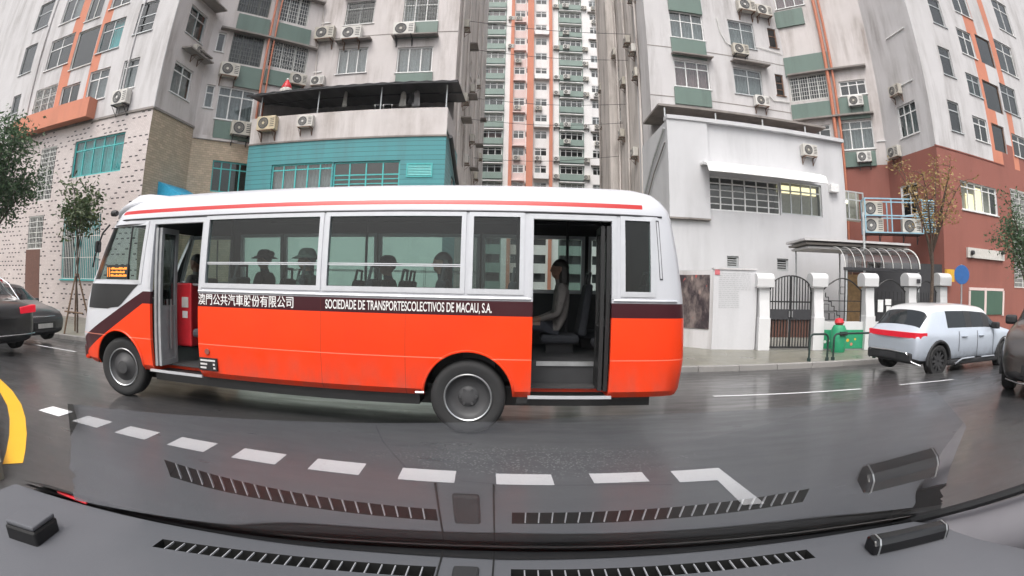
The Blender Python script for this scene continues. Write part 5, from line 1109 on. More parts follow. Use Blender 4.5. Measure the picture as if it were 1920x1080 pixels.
# dark car entering at the right edge
t, Wt, L, h = car('car', 'dark brown car nosing in at the edge behind the bus', (11.07, 5.19, 0), R(202), M['paint_brown'], 4.5, 1.8, 1.5, .92, .98, .2, None, 'suv')
for s in (-1, 1): mb = MB(Wt); mb.add([(4.46,s*.46,.60),(4.28,s*.80,.64),(4.10,s*.86,.80),(4.34,s*.55,.74),(4.3,s*.46,.60),(4.1,s*.78,.64),(3.98,s*.8,.80),(4.2,s*.5,.74)], [(0,1,2,3),(4,7,6,5),(0,4,5,1),(1,5,6,2),(2,6,7,3),(3,7,4,0)]); mb.build('headlight', M['head_clear'], t, bevel=.01)
mb = MB(Wt); mb.box(4.38, 4.49, -.5, .5, .30, .50); mb.build('grille', M['black'], t, bevel=.03); bar(Wt, t, 'bumper_trim', [(4.25,-.75,.24),(4.45,-.5,.22),(4.5,0,.22),(4.45,.5,.22),(4.25,.75,.24)], .014, M['chrome']); bar(Wt, t, 'grille_trim', [(4.36,-.45,.66),(4.49,0,.63),(4.36,.45,.66)], .018, M['chrome'])
np_ = MB(Wt).box(4.49, 4.505, -.26, .26, .40, .52).build('number_plate', M['black'], t)
# tall vehicle at the far left
t = thing('minibus', 'white topped minibus with orange lower panels at the extreme left edge', 'minibus', (-17.2, 9.3, gz(9.3))); Wt = wmat(t)
mb = MB(Wt); mb.prism([(-4,.5),(-.1,.5),(0,.8),(0,1.65),(-4,1.65)], -.95, .95, 'Y'); mb.build('lower_body', M['yellow_paint'], t, bevel=.08); mb = MB(Wt); mb.prism([(-4,1.66),(0,1.66),(-.1,2.3),(-.35,2.75),(-.8,2.95),(-4,2.95)], -.93, .93, 'Y'); mb.build('upper_body', M['white_frame'], t, bevel=.12)
mb = MB(Wt); mb.add([(.03,-.75,1.85),(.03,.75,1.85),(-.10,.7,2.45),(-.10,-.7,2.45)], [(0,1,2,3)]); mb.build('windscreen', M['glass_car'], t, fixn=False); mb = MB(Wt); mb.box(-.02, .02, .86, .96, .7, 1.65); mb.build('marker_strip', M['red'], t); mb = MB(Wt); mb.box(0.0, .05, -.1, .5, 1.98, 2.1); mb.build('warning_lamp', M['tail_red'], t)
for x_ in (-.8, -3.2):
    for s in (-1, 1): mb = MB(Wt); mb.lathe([(0,s*.75),(.36,s*.75),(.37,s*.95),(.2,s*.96),(0,s*.93)], 24, 0, cen=(x_,0,.36)); mb.build('wheel', M['rubber'], t)
# ------------------------------------------------------------------ school gate wall and its posts
GW = Plane((4.95, 13.0), (.979, -.203))
def gp(px, py): return GW.px(px, py)
PZ = PAVE_Z
# wall block with pictures on its side and rows of writing on its front
t = thing('notice_wall', 'grey wall block with a dark picture panel on its side and faint rows of writing', 'wall', GW.w(0, PZ))
uA = gp(1336, 600)[0]; uB = gp(1417, 600)[0]; zt = gp(1380, 506)[1]
mb = MB(GW.M); mb.box(uA, uB, 0, .25, PZ, zt); mb.build('wall', M['wall_white'], t)
mb = MB(GW.M); mb.box(uA, uB+.02, -.03, .28, zt, zt+.05); mb.build('coping', M['wall_grey'], t)
Ms = Plane(GW.w(uA, 0)[:2], (-.62, .78)); 
def muralmat():
    m, t_, b = nmat('picture_panel'); p = objco(t_, (1,1,.55)); a = noise(t_, 3.2, 6, p, .7); v = N(t_, 'ShaderNodeTexVoronoi'); v.inputs['Scale'].default_value = 3.2; t_.links.new(p, v.inputs['Vector'])
    c = mixc(t_, ramp(t_, a, .42, .62), (.035,.025,.03), (.20,.16,.15)); c = mixc(t_, ramp(t_, v.outputs['Distance'], .1, .2, (1,1,1), (0,0,0)), c, (.34,.25,.22)); c2 = noise(t_, 5.5, 2, p); c = mixc(t_, ramp(t_, c2, .66, .70), c, (.40,.07,.06)); 
    t_.links.new(c, b.inputs['Base Color']); b.inputs['Roughness'].default_value = .35; return m
M['mural'] = muralmat()
W2 = 1.75; mb = MB(Ms.M); mb.box(0.0, W2, -.25, -.02, PZ, zt-.02); mb.build('return_wall', M['wall_grey'], t); 
mb = MB(Ms.M); mb.box(.12, W2-.18, -.012, .0, PZ+.55, zt-.15); mb.build('picture_panel', M['mural'], t)
mb = MB(GW.M); z = zt-.10; r_ = 0
while z > zt-1.05:
    u = uA+.16; e = uB-.18 if r_ < 9 else uA+.75
    while u < e: 
        w_ = random.uniform(.035,.11); mb.box(u, min(u+w_, e), -.006, -.002, z-.016, z); u += w_+.03
    z -= .055; r_ += 1
mb.build('lettering', simple('faint_lettering', (.40,.41,.42), .6), t)
u_, z_ = gp(1345, 509); MB(GW.M).box(u_-.07, u_+.07, -.02, .0, z_-.09, z_+.07).build('red_mark', simple('pale_red', (.55,.14,.16), .6), t)
def gate_post(px, label, py_top=510, px_cap=12.5):
    u, _ = gp(px, 600); zc = gp(px, py_top)[1]; t = thing('gate_post', label, 'gate post', GW.w(u, PZ), GW.rz, 'white posts of the school gate'); Mx = wmat(t); hw = .155; h = zc-PZ
    mb = MB(Mx); mb.box(-hw, hw, -.13, .17, 0, h-.42); mb.add([(-hw,-.13,h-.75),(hw,-.13,h-.75),(hw,-.20,h-1.25),(-hw,-.20,h-1.25),(-hw,-.13,h-1.32),(hw,-.13,h-1.32)], [(0,1,2,3),(3,2,5,4),(0,3,4),(1,5,2)]); mb.box(-hw-.02, hw+.02, -.22, .2, 0, h-1.25) ; mb.build('pillar', M['pillar_white'], t, bevel=.01)
    mb = MB(Mx); pr = []
    for k in range(13): a = math.pi*k/12; pr.append((-.30*math.cos(a)*.5*1.75 , h-.16+.16*math.sin(a)))
    pr = [(-.24,h-.40)] + [(y, z) for y, z in pr] + [(.24,h-.40)]
    mb.prism([(a_, b_) for a_, b_ in pr], -.26, .26, 'X'); mb.build('cap', M['pillar_white'], t, bevel=.015); return t
for px_, lb in ((1430, 'white capped gate post between the grey wall block and the double gate'), (1531, 'white capped gate post right of the black double gate'), (1626, 'white capped post above the green painted panel end'), (1706, 'white capped post with a small dark plate behind the white car roof'), (1764, 'white capped post nearest the terracotta wall')):
    t = gate_post(px_, lb, 512)
    if px_ == 1706: MB(wmat(t)).box(.05, .2, -.285, -.27, 1.98, 2.10).build('plate', M['dark_metal'], t)
# black double gate with an arched head
ua, ub = gp(1442, 600)[0], gp(1519, 600)[0]; zs, zc = gp(1480, 545)[1], gp(1480, 517)[1]
t = thing('gate', 'black arched double gate of upright bars with solid middle plates', 'gate', GW.w((ua+ub)/2, PZ)); um = (ua+ub)/2; hw = (ub-ua)/2
arch = lambda u: zs+(zc-zs)*math.sqrt(max(0, 1-((u-um)/hw)**2))
for s, (a, b) in enumerate(((ua, um-.012), (um+.012, ub))):
    mb = MB(GW.M); n = 7
    for i in range(n+1): u = a+(b-a)*i/n; wd = .022 if i in (0, n) else .011; mb.box(u-wd, u+wd, -.02, .02, PZ+.05, arch(u)-.01)
    mb.tube([(a+(b-a)*i/16, 0, arch(a+(b-a)*i/16)) for i in range(17)], .022, 6)
    mb.box(a, b, -.022, .022, PZ+.05, PZ+.10); mb.box(a, b, -.0215, .0215, PZ+1.34, PZ+1.38)
    f = mb.build('leaf', M['black'], t); MB(GW.M).box(a, b, -.03, .03, PZ+.86, PZ+1.15).build('middle_plate', M['dark_metal'], f); MB(GW.M).box(a+.03, b-.03, .025, .035, PZ+.35, PZ+.86).build('lower_plate', M['brown_door'], f)
    MB(GW.M).box((um-.06 if s == 0 else um+.03), (um-.03 if s == 0 else um+.06), -.07, -.03, PZ+.93, PZ+1.10).build('handle', M['steel'], f)
# low walls and grilles between the posts
for (xa, xb, lb) in ((1541, 1614, 'low white wall with black patterned grille and green painted panel'), (1636, 1696, 'low wall with dark grille and notices beside the white car rear window'), (1716, 1754, 'short low wall with grille next to the terracotta building')):
    ua, ub = gp(xa, 600)[0], gp(xb, 600)[0]; um = (ua+ub)/2; t = thing('boundary_wall', lb, 'wall', GW.w(um, PZ)); zw = gp(1578, 603)[1]; za = gp(1578, 545)[1]; zh = gp(1578, 522)[1]
    MB(GW.M).box(ua-.1, ub+.1, -.06, .10, PZ, zw).build('low_wall', M['pillar_white'], t)
    mb = MB(GW.M); mb.tube([(ua+(ub-ua)*i/20, 0, za+(zh-za)*math.sin(math.pi*i/20)) for i in range(21)], .022, 6); mb.tube([(ua+.02,0,zw),(ua+.02,0,za)], .02, 6); mb.tube([(ub-.02,0,zw),(ub-.02,0,za)], .02, 6)
    for k in range(1, 3): z = zw+(za-zw)*k/3; mb.box(ua, ub, -.012, .012, z-.012, z+.012)
    if xa == 1541:
        for q in range(6): u = ua+.1+q*.1; z = zw+.05+(5-q)*.13; mb.box(u, u+.1, -.011, .011, z-.012, z+.012); mb.box(u-.011, u+.011, -.0105, .0105, z, z+.13)
        for u, z in ((ua+.05, zw+.05), (ua+.05, zw+.3), (ua+.25, zw+.05), (ua+.6, zw+.8)): mb.tube([(u,0,z),(u+.17,0,z),(u+.17,0,z+.2),(u,0,z+.2)], .013, 4, closed=True)
    else:
        for q in range(1, 8): u = ua+(ub-ua)*q/8; mb.box(u-.008, u+.008, -.0105, .0105, zw, za)
    mb.build('grille', M['black'], t)
    if xa == 1541:
        zg0, zg1 = gp(1578,653)[1], gp(1578,618)[1]; f = MB(GW.M).box(ua-.08, ub+.06, -.085, -.062, max(PZ+.02, zg0), zg1).build('painted_panel', M['green_paint'], t)
        for k in range(9):
            u = ua+.1+k*.13; z = zg0+.12+random.random()*.2; r_ = random.uniform(.03,.055); MB(GW.M).lathe([(0,-.090),(r_,-.089),(r_,-.0855)], 12, 0, cen=(u,0,z)).build('painted_flower', random.choice([M['yellow_paint'], M['white_paint'], M['orange_band']]), f)
    if xa == 1636:
        for (x0_, y0_, x1_, y1_) in ((1646,562,1656,585), (1660,561,1671,572), (1662,574,1670,586)): a_, b_, c_, d_ = GW.rect(x0_, y0_, x1_, y1_, .05); MB(GW.M).box(a_, b_, -.05, -.04, c_, d_).build('notice', M['white_frame'], t)
u_, _ = gp(1557, 640); t = thing('litter_bin', 'round green bin with a small red top at the wall behind the barrier', 'bin', GW.w(u_, PZ, .55)); Mx = wmat(t)
mb = MB(Mx); mb.lathe([(0,0),(.20,0),(.22,.1),(.23,.62),(.17,.74),(0,.78)], 24, 0, 'Z'); mb.build('body', M['green_paint'], t); mb = MB(Mx); mb.lathe([(.11,.76),(.15,.82),(.12,.92),(0,.95)], 16, 0, 'Z'); mb.build('lid', M['red'], t); mb = MB(Mx); mb.box(-.12, .12, -.275, -.2, .48, .58); mb.build('slot', M['black'], t)
# street barriers on the kerb
def barrier(pa, pb, label, ztop):
    a, b = pa, pb; t = thing('barrier', label, 'barrier', a, 0, 'tubular kerb barriers'); d = (b-a); n = d.normalized(); r_ = .12; P = []
    H_ = ztop-a.z; up = Vector((0,0,1)); P += [a, a+up*(H_-r_)]
    for k in range(1, 6): th = k*math.pi/10; P.append(a+n*(r_-r_*math.cos(th))+up*(H_-r_+r_*math.sin(th)))
    Q = [b+up*(H_-r_)-n*0] ; Q = []
    for k in range(5, 0, -1): th = k*math.pi/10; Q.append(b-n*(r_-r_*math.cos(th))+up*(H_-r_+r_*math.sin(th)))
    Q += [b+up*(H_-r_), b]
    mb = MB(); mb.tube(P+Q, .026, 8); mb.build('frame', M['clad_green'], t)
    mb = MB(); mb.tube([a+up*.08-Vector((0,0,.0)), a+up*.0], .05, 10); mb.build('base_collar', M['clad_green'], t); mb = MB(); mb.tube([b+up*.08, b], .05, 10); mb.build('base_collar', M['clad_green'], t)
M['clad_green'] = simple('dark_green_paint', (.016,.035,.03), .45)
def k_at(px, Y=10.12): d = ray(px, 650); return Vector((d.x/d.y*Y, Y, PZ))
zb_ = at_y(1560, 626, 10.12).z
barrier(k_at(1518), k_at(1552), 'narrow dark green hoop barrier before the gate', zb_); barrier(k_at(1563), k_at(1640), 'long dark green hoop barrier before the green painted panel', zb_)
# ------------------------------------------------------------------ canopies and cage between the annex and the terracotta wing
CP = Plane((8.6, 15.6), (.985, -.17))
t = thing('canopy', 'flat grey louvred canopy projecting above the school entrance', 'canopy', (11.5, 15.6, 3.2))
ua, ub = CP.px(1503, 448)[0], CP.px(1700, 465)[0]; z1_ = CP.px(1570, 452)[1]
for k, (dz, dy) in enumerate(((0, 0), (-.13, .12), (-.26, .24))): MB(CP.M).box(ua+dy, ub, -.3+dy, 1.6, z1_+dz-.05, z1_+dz+.03).build('louvre_board', M['wall_grey'] if k != 1 else M['slab'], t)
for u_ in (ua+.4, (ua+ub)/2, ub-.3): MB(CP.M).tube([(u_,1.5,z1_-.1),(u_,1.5,PZ)], .04, 8).build('post', M['alu'], t)
t = thing('canopy', 'arched translucent canopy with curved white ribs behind the posts', 'canopy', (12.5, 14.0, 2.2))
VP = Plane((9.8, 14.2), (.95, -.31)); z0_ = VP.px(1650, 503)[1]; ua, ub = VP.px(1583, 505)[0], VP.px(1722, 495)[0]; ht = .75; dp = 1.3
mb = MB(VP.M); vs = []; n = 10
for i in (0, 1):
    for k in range(n+1): a = math.pi/2*k/n; vs.append((ua if i == 0 else ub, -.1+dp*(1-math.cos(a)), z0_+ht*math.sin(a)))
mb.add(vs, [(k, k+n+1, k+n+2, k+1) for k in range(n)], 0, True); mb.build('sheet', glassmat('smoky_sheet', (.38,.37,.37)), t, fixn=False)
for q in range(9):
    u = ua+(ub-ua)*q/8; MB(VP.M).tube([(u, -.12+dp*(1-math.cos(math.pi/2*k/n)), z0_+(ht+.02)*math.sin(math.pi/2*k/n)) for k in range(n+1)], .013 if q < 8 else .028, 6).build('rib', M['grille_white'], t)
MB(VP.M).box(ua-.05, ub+.05, -.16, -.06, z0_-.10, z0_).build('edge_beam', M['dark_metal'], t)
for u_ in (ua+.05, ub-.05): MB(VP.M).tube([(u_,-.1,z0_-.1),(u_,-.1,PZ)], .035, 8).build('post', M['alu'], t)
a_, _ = VP.px(1590, 560); b_, _ = VP.px(1618, 560); t2 = thing('door', 'brown open doorway under the arched canopy', 'door', VP.w((a_+b_)/2, PZ, -1.6)); 
DP = Plane(VP.w(0, 0, -1.9)[:2], (.95, -.31)); ua2, ub2 = DP.px(1588, 560)[0], DP.px(1624, 560)[0]
mb = MB(DP.M); mb.box(ua2, ub2, -.05, .05, PZ, 2.1); mb.build('door_panel', simple('door_wood', (.20,.12,.05), .5, var=.3), t2); mb = MB(DP.M); mb.box(ua2-.1, ua2-.003, -.08, .06, PZ, 2.2); mb.box(ub2+.003, ub2+.1, -.08, .06, PZ, 2.2); mb.box(ua2-.1, ub2+.1, -.0795, .0595, 2.203, 2.3); mb.build('frame', M['dark_metal'], t2); MB(DP.M).box(ub2+.12, ub2+3.6, .0, .2, PZ, 2.6).build('side_screen', M['dark_metal'], t2)
AG = Plane((14.35, 17.0), (3.3, -1.75))
t = thing('equipment_cage', 'pale blue metal cage with louvres fixed high above the entrance canopy', 'cage', AG.w(1.5, 3.2))
z0_ = AG.px(1668, 436)[1]; z1_ = AG.px(1640, 372)[1]; ua, ub = AG.px(1623, 410)[0], AG.px(1730, 400)[0]; dz = -.1
mb = MB(AG.M); q_ = .026
for u in (ua, ua+(ub-ua)*.45, ub):
    for y in (0, .8): mb.box(u-q_, u+q_, y-q_, y+q_, z0_, z1_)
for z in (z0_, (z0_+z1_)/2, z1_):
    for y in (0, .8): mb.box(ua, ub, y-q_-.001, y+q_+.001, z-q_, z+q_)
    for u in (ua, ub): mb.box(u-q_+.001, u+q_-.001, 0, .8, z-q_-.001, z+q_+.001)
mb.build('frame', M['blue_metal'], t); mb = MB(AG.M); mb.box(ua, ub, .0, .8, z0_-.06, z0_-.028); mb.build('tray', M['dark_metal'], t)
mb = MB(AG.M); z = z0_+.05
while z < z1_: mb.add([(ub+.03,-.05,z),(ub+.62,-.05,z),(ub+.62,.07,z+.09),(ub+.03,.07,z+.09)], [(0,1,2,3)]); z += .1
mb.build('louvre', M['blue_metal'], t, fixn=False); mb = MB(AG.M); mb.box(ub+.03, ub+.62, .075, .12, z0_, z1_+.05); mb.build('louvre_back', M['dark_metal'], t)
for k, (u_, z_, lb) in enumerate([(ua+.42, z0_+.0, 'lower air conditioner standing inside the pale blue cage'), (ua+.42, z0_+.72, 'upper air conditioner stacked inside the pale blue cage'), (ub-.5, z0_+.0, 'air conditioner at the louvred end of the pale blue cage')]):
    copy_tree(AC['clean'], None, AG.w(u_, z_+.0, -.55), AG.rz, lb, 'air conditioners on the facades')
# signs
SGY = 10.35; p = at_y(1803, 515, SGY); t = thing('traffic_sign', 'round blue traffic sign on a thin grey pole beside the terracotta wall', 'traffic sign', (p.x, p.y, PZ), R(-25)); Mx = wmat(t)
mb = MB(Mx); mb.lathe([(0,-.03),(.28,-.03),(.29,-.02),(.28,-.012),(0,-.012)], 32, 0, cen=(0,0,p.z-PZ)); mb.build('disc', M['blue'], t); mb = MB(Mx); mb.tube([(0,0,0),(0,0,p.z-PZ+.3)], .03, 8); mb.build('pole', M['steel'], t)
u0, u1, z0, z1 = RW.rect(1774,505,1788,528,.3); t = thing('wall_sign', 'small yellow sign box on the terracotta wall beside the blue disc', 'sign', RW.w((u0+u1)/2, z0)); MB(RW.M).box(u0, u1, -.35, -.22, z0, z1).build('panel', simple('yellow_sign', (.70,.40,.04), .5), t); MB(RW.M).box((u0+u1)/2-.03, (u0+u1)/2+.03, -.22, 0, (z0+z1)/2-.03, (z0+z1)/2+.03).build('arm', M['dark_metal'], t)
# lamp post in front of the annex
p = at_y(1617, 380, 14.6); t = thing('lamp_post', 'thin grey post rising past the blue cage to the annex corner', 'post', (p.x, p.y, PZ)); mb = MB(wmat(t)); mb.tube([(0,0,0),(0,0,4.6)], .05, 10); mb.build('pole', M['alu'], t); mb = MB(wmat(t)); mb.lathe([(.09,0),(.09,.25),(.05,.3)], 12, 0, 'Z'); mb.build('base', M['alu'], t)

# ------------------------------------------------------------------ trees
def leafmat(name, a, b_, rough=.5):
    m, t, b = nmat(name); g_ = t.nodes.new('ShaderNodeNewGeometry'); r_ = g_.outputs['Random Per Island']; c = mixc(t, r_, a, b_); t.links.new(c, b.inputs['Base Color']); b.inputs['Roughness'].default_value = rough
    tl = N(t, 'ShaderNodeBsdfTranslucent'); t.links.new(c, tl.inputs[0]); mx = N(t, 'ShaderNodeMixShader'); mx.inputs[0].default_value = .25; t.links.new(b.outputs[0], mx.inputs[1]); t.links.new(tl.outputs[0], mx.inputs[2]); t.links.new(mx.outputs[0], t.nodes['Material Output'].inputs['Surface']); return m
M['leaf_dark'] = leafmat('leaf_dark', (.03,.075,.035), (.10,.17,.075)); M['leaf_mid'] = leafmat('leaf_mid', (.035,.07,.03), (.10,.13,.05)); M['leaf_gold'] = leafmat('leaf_gold', (.26,.16,.05), (.45,.33,.14))
def tree(name, label, base, top, spread, n_limb, n_leaf, leaf, lmat, trunk_r=.05, fork=.45, clump=.30, seed=1, lean=(0,0), low=.0):
    rnd = random.Random(seed); t = thing(name, label, 'tree', base); W = wmat(t); H_ = top-base[2]; mb = MB(W); tips = []
    tr = [(lean[0]*k/6+rnd.uniform(-.02,.02)*(k > 0), lean[1]*k/6+rnd.uniform(-.02,.02)*(k > 0), H_*fork*k/6) for k in range(7)]; mb.tube(tr, trunk_r, 9, 0, trunk_r*.7); f = Vector(tr[-1])
    for i in range(n_limb):
        a = 2*math.pi*i/n_limb+rnd.uniform(-.4,.4); rr = spread*rnd.uniform(.45,1); e = f+Vector((rr*math.cos(a), rr*math.sin(a), H_*(1-fork)*rnd.uniform(.35+low,.98))); m_ = f.lerp(e, .5)+Vector((rnd.uniform(-.12,.12), rnd.uniform(-.12,.12), H_*.06)); st = Vector(tr[rnd.choice((4,5,6))])
        pts = [st.lerp(m_, k/5).lerp(m_.lerp(e, k/5), k/5) for k in range(6)]; mb.tube(pts, trunk_r*.5, 6, 0, trunk_r*.12)
        for k in range(2, 6):
            tips.append(pts[k])
            for _ in range(2):
                q = pts[k]+Vector((rnd.gauss(0,1), rnd.gauss(0,1), rnd.uniform(-.2,1))).normalized()*spread*rnd.uniform(.2,.45); mb.tube([pts[k], pts[k].lerp(q,.5)+Vector((0,0,.03)), q], trunk_r*.16, 5, 0, trunk_r*.05); tips.append(q)
    mb.build('trunk', M['bark'], t); mb = MB(W)
    for i in range(n_leaf):
        c = rnd.choice(tips); d = Vector((rnd.gauss(0,1), rnd.gauss(0,1), rnd.gauss(0,.8)))*clump*.5; p = c+d; a = Vector((rnd.gauss(0,1), rnd.gauss(0,1), rnd.gauss(-.3,.6))).normalized(); b = a.cross(Vector((rnd.gauss(0,1), rnd.gauss(0,1), rnd.gauss(0,1)))).normalized(); s = leaf*rnd.uniform(.6,1.3)
        mb.add([p-a*s, p+b*s*.42, p+a*s, p-b*s*.42], [(0,1,2,3)])
    mb.build('crown', M[lmat], t, fixn=False); return t
p = at_y(-30, 300, 9.6); tree('street_tree', 'dense dark green street tree at the far left edge', (p.x-.6, 10.6, PZ), at_y(20,205,10.6).z, 1.85, 13, 11000, .09, 'leaf_dark', .12, .42, .62, 3)
p = k_at(146, 10.6); zt_ = at_y(150,338,10.6).z; yt = tree('young_tree', 'slim young tree with mid green leaves tied to a wooden tripod', (p.x, 10.6, PZ), zt_, .72, 8, 1500, .085, 'leaf_mid', .035, .62, .34, 5)
t = thing('tree_support', 'dark wooden tripod propping the slim young tree', 'tree support', (p.x, 10.6, PZ)); W = wmat(t)
for k in range(3): a = k*2.094+.5; mb = MB(W); mb.tube([(.55*math.cos(a),.55*math.sin(a),0),(.04*math.cos(a),.04*math.sin(a),1.75)], .03, 7); mb.build('leg', M['wood'], t)
mb = MB(W); mb.tube([(-.5,-.12,.62),(.45,-.12,.60)], .026, 7); mb.build('crossbar', M['wood'], t); mb = MB(W); mb.tube([(.05*math.cos(a*.785),.05*math.sin(a*.785),1.68) for a in range(8)], .03, 6, closed=True); mb.build('tie', M['black'], t)
p = k_at(1741, 10.9); tree('bare_tree', 'nearly bare tree with sparse golden leaves before the terracotta wall', (p.x, 10.9, PZ), at_y(1740,300,10.9).z, 1.25, 9, 1500, .055, 'leaf_gold', .075, .50, .26, 11, lean=(.1,0), low=.2)
p = k_at(1990, 8.9); tree('street_tree', 'dark green and russet tree reaching in at the right edge', (p.x+.1, 10.6, PZ), 4.6, 1.6, 9, 4200, .07, 'leaf_dark', .09, .48, .45, 14)

# ------------------------------------------------------------------ the car the camera rides in: dashboard, vents, lower windscreen, pillars
DZ = 1.05
OC = thing('own_car', 'grey dashboard and lower windscreen of the car carrying the camera', 'car interior', (0, .45, DZ))
yb = lambda x: .519-.17*x*x if x > 0 else (.519-.35*x*x if x > -.2 else .505+.14*(x+.2))                                  # windscreen foot, curved in plan
def dashmat():
    m, t, b = nmat('dash_plastic'); n = noise(t, 420, 3, objco(t)); n2 = noise(t, 6, 4, objco(t)); t.links.new(mixc(t, n2, (.088,.090,.101), (.108,.110,.121)), b.inputs['Base Color']); b.inputs['Roughness'].default_value = .6; b.inputs['Specular IOR Level'].default_value = .25; bump(t, b, n, .35, .0006); return m
M['dash'] = dashmat(); M['trim'] = simple('pillar_trim', (.15,.145,.16), .7, var=.06); M['slot'] = simple('slot_black', (.004,.004,.004), .8); M['frit'] = simple('frit_black', (.006,.006,.007), .5)
M['trim_light'] = simple('slat_plastic', (.30,.30,.32), .6)
VENTS = [(-.40, -.075), (.005, .352)]; vy = lambda x: .4575-(.30 if x < 0 else .14)*x*x
xs_ = sorted({-.72+1.44*i/72 for i in range(73)} | {v for q in VENTS for v in q} | {-.0575, -.0275})
RB_ = lambda x: .5*min(x*x, .2) if x > 0 else 1.2*min(x*x, .17)
def prof(x): f = yb(x)-.013; v0 = vy(x)-.011; v1 = vy(x)+.011; return [(f, DZ-.012), (f-.004, DZ-.001), (v1+.004, DZ), (v1, DZ), (v0, DZ), (v0-.004, DZ), (.42-RB_(x), DZ-.0003), (.395-RB_(x), DZ-.003), (.365-RB_(x), DZ-.012), (.345-RB_(x), DZ-.035), (.335-RB_(x), DZ-.16), (.34-RB_(x), DZ-.35)]
mb = MB(); K = len(prof(0)); vs = []; fs = []
for x in xs_: vs += [(x, y, z) for y, z in prof(x)]
for i in range(len(xs_)-1):
    xm = (xs_[i]+xs_[i+1])/2; inv = any(a < xm < b for a, b in VENTS)
    for k in range(K-1):
        if inv and k == 3: continue
        fs.append((i*K+k, (i+1)*K+k, (i+1)*K+k+1, i*K+k+1))
mb.add(vs, fs, 0, True); mb.build('dashboard', M['dash'], OC, fixn=False, sharp=30)
for a, b in VENTS:
    mb = MB(); n = 24; vs = []
    for i in range(n+1): x = a+(b-a)*i/n; vs += [(x, vy(x)+.011, DZ), (x, vy(x)+.011, DZ-.02), (x, vy(x)-.011, DZ-.02), (x, vy(x)-.011, DZ)]
    mb.add(vs, [(4*i+k, 4*i+4+k, 4*i+5+k, 4*i+k+1) for i in range(n) for k in range(3)]+[(0,1,2,3),(4*n,4*n+1,4*n+2,4*n+3)]); v = mb.build('vent', M['slot'], OC, fixn=False)
    mb = MB(); n = int((b-a)/.0143)
    for i in range(1, n):
        x = a+(b-a)*i/n; sk = 0.0; mb.add([(x-.0007+sk, vy(x)-.011, DZ-.001),(x+.0007+sk, vy(x)-.011, DZ-.001),(x+.0007-sk, vy(x)+.011, DZ-.001),(x-.0007-sk, vy(x)+.011, DZ-.001),(x-.0007+sk, vy(x)-.011, DZ-.003),(x+.0007+sk, vy(x)-.011, DZ-.003),(x+.0007-sk, vy(x)+.011, DZ-.003),(x-.0007-sk, vy(x)+.011, DZ-.003)], [(0,1,2,3),(0,4,5,1),(2,6,7,3),(1,5,6,2),(3,7,4,0)])
    mb.build('slat', M['trim_light'], v)
mb = MB(); mb.box(-.0565, -.0285, .415, .468, DZ-.002, DZ+.0035); mb.build('sun_sensor', M['clad'], OC, bevel=.003)
for x in (-.072, -.014): mb = MB(); mb.box(x-.0009, x+.0009, .40, .505, DZ-.002, DZ+.001); mb.build('seam', M['slot'], OC)
mb = MB(); vs = []
for i in range(61): x = -.70+1.40*i/60; vs += [(x, yb(x)-.0125, DZ+.0006), (x, yb(x)-.031+.036*abs(x)*(1 if x < 0 else .8), DZ+.0008)]
mb.add(vs, [(2*i, 2*i+2, 2*i+3, 2*i+1) for i in range(60)], 0, True); mb.build('front_gap_strip', M['frit'], OC, fixn=False)
# black ceramic band at the foot of the glass
A31 = R(31.5); cu_, su_ = math.cos(A31), math.sin(A31)
def gl(x, t_, off=0):
    al = R(30.5-(14 if x < 0 else 6)*x*x); cu_, su_ = math.cos(al), math.sin(al)
    return (x, yb(x)-t_*cu_+off*su_, DZ+t_*su_+off*cu_)
mb = MB(); n = 60; vs = []
for i in range(n+1): x = -.70+1.40*i/n; vs += [gl(x, -.03, -.0), (x, yb(x)-.0135, DZ-.012), ]
mb.add(vs, [(2*i, 2*i+2, 2*i+3, 2*i+1) for i in range(n)], 0, True); mb.build('glass_channel', M['frit'], OC, fixn=False)
mb = MB(); vs = []
for i in range(n+1): x = -.70+1.40*i/n; vs += [gl(x, -.03, .002), gl(x, .012+.006*abs(x), .002)]
mb.add(vs, [(2*i, 2*i+2, 2*i+3, 2*i+1) for i in range(n)], 0, True); mb.build('frit_band', M['frit'], OC, fixn=False)
def pxy(p):
    d = (Vector(p)-Vector((0,0,CAM_H))).normalized(); c, s = math.cos(ROLL), math.sin(ROLL); x, z = c*d.x-s*d.z, s*d.x+c*d.z; t_ = math.atan2(math.hypot(x,z), d.y); r_ = math.hypot(x,z)+1e-9; return 960+x/r_*t_*FPX, 540-z/r_*t_*FPX
def ttop(x):
    lim = lambda px: interp([(0,1500),(128,1500),(150,800),(230,768),(600,815),(960,830),(1280,800),(1600,765),(1755,775),(1775,1500),(1920,1500)], px)
    t_ = .03
    while t_ < .62:
        q = gl(x, t_)
        if q[1] < .006: break
        a, b = pxy(q)
        if b < lim(a): break
        t_ += .004
    return t_
mb = MB(); vs = []; q = 16
for i in range(n+1):
    x = -.46+1.03*i/n
    for k in range(q+1): vs.append(gl(x, .012+.006*abs(x)+(ttop(x)-.012)*k/q))
mb.add(vs, [(i*(q+1)+k, (i+1)*(q+1)+k, (i+1)*(q+1)+k+1, i*(q+1)+k+1) for i in range(n) for k in range(q)], 0, True); mb.build('windscreen', glassmat('windscreen_glass', (.93,.95,.95), boost=.9), OC, fixn=False)
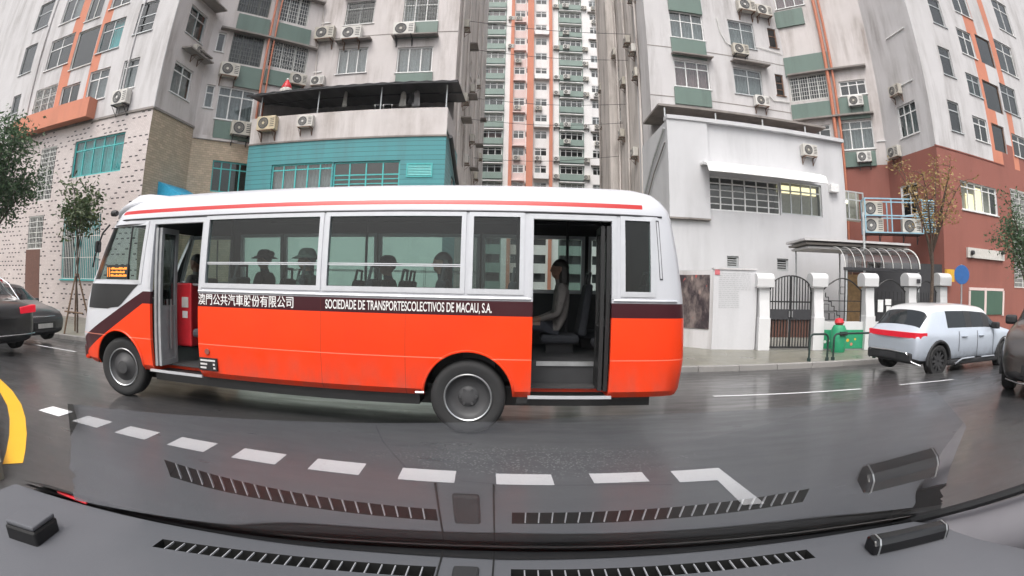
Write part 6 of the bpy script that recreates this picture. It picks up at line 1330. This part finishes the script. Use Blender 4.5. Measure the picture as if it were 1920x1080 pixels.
# right pillar trim, door and left pillar foot
def pillar(s):
    mb = MB(); vs = []; N_ = 16
    for i in range(N_+1):
        f = -.03+1.5*i/N_; c = Vector((s*(.570+.16*f), .430-.26*f, 1.05+.14*f-.038)); r_ = .036-.004*f+(.012*max(0,.15-f)/.15)
        for k in range(14): a = 2*math.pi*k/14; vs.append((c.x+s*.006+r_*math.cos(a), c.y+r_*math.sin(a)*.7, c.z+r_*math.sin(a)*.85))
    mb.add(vs, [(i*14+k, i*14+(k+1) % 14, (i+1)*14+(k+1) % 14, (i+1)*14+k) for i in range(N_) for k in range(14)], 0, True); mb.build('pillar_trim', M['trim'], OC)
    mb = MB(); mb.tube([(s*(.548+.16*f/10), .455-.26*f/10-.0, 1.05+.143*f/10) for f in range(-1, 15)], .0065, 8); mb.build('glass_seal', M['frit'], OC)
pillar(1)
M['speck'] = leafmat('speck', (.1,.07,.05), (.2,.15,.1)); 
def speckmat():
    m, t, b = nmat('door_fabric'); v = N(t, 'ShaderNodeTexVoronoi'); v.inputs['Scale'].default_value = 420; t.links.new(objco(t), v.inputs['Vector']); t.links.new(ramp(t, v.outputs['Distance'], .2, .7, (.30,.22,.15), (.03,.022,.02)), b.inputs['Base Color']); b.inputs['Roughness'].default_value = .9; return m
mb = MB(); mb.box(.66, .70, .0, .42, DZ-.3, DZ-.005); mb.build('door_panel', speckmat(), OC); mb = MB(); mb.tube([(.60,.26,DZ-.075),(.625,.34,DZ-.055),(.64,.40,DZ-.05)], .022, 10); mb.build('door_pull', M['blue_metal'] if False else M['clad'], OC)
# device lying on the dash, red strips in place of red reflections at the corners
t = thing('dash_device', 'long black box lying on the dashboard near the right pillar', 'device', (.485, .405, DZ), R(-7)); W = wmat(t)
mb = MB(W); mb.prism([(-.012,0),(.012,0),(.011,.017),(.005,.020),(-.008,.019),(-.012,.013)], -.064, .064, 'X'); mb.build('casing', simple('gloss_black', (.008,.008,.009), .2), t, bevel=.003); 
for x in (-.055, .058): mb = MB(W); mb.prism([(-.0125,.0),(.0125,0),(.0115,.0175),(.005,.0208),(-.0085,.0198),(-.0125,.0135)], x-.0012, x+.0012, 'X'); mb.build('band', M['steel'], t)
t = thing('dash_box', 'small black box with a grey top at the left end of the dashboard', 'box', (-.555, .330, DZ-.012), R(12)); W = wmat(t) @ Matrix.Scale(.85, 4); mb = MB(W); mb.box(-.032, .032, -.03, .03, 0, .035); mb.build('body', M['frit'], t, bevel=.003); mb = MB(W); mb.box(-.030, .030, -.028, .028, .0352, .042); mb.build('lid', M['dash'], t, bevel=.002)
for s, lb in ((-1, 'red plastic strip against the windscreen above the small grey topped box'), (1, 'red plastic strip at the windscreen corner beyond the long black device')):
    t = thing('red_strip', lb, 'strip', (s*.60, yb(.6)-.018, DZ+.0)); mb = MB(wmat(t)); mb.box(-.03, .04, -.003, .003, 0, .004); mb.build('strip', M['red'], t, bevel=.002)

# rain haze in the air
hz = MB(); hz.box(-320, 320, -30, 240, -1.6, 70); o = hz.build('haze', M['slot'])
hm = bpy.data.materials.new('rain_haze'); hm.use_nodes = True; t = hm.node_tree; t.nodes.remove(t.nodes['Principled BSDF']); pv = t.nodes.new('ShaderNodeVolumePrincipled'); pv.inputs['Color'].default_value = (.92,.93,.95,1); pv.inputs['Density'].default_value = .0007
t.links.new(pv.outputs[0], t.nodes['Material Output'].inputs['Volume']); o.data.materials.clear(); o.data.materials.append(hm); tag(o, 'thin rain haze paling the far tower', 'haze', kind='stuff')
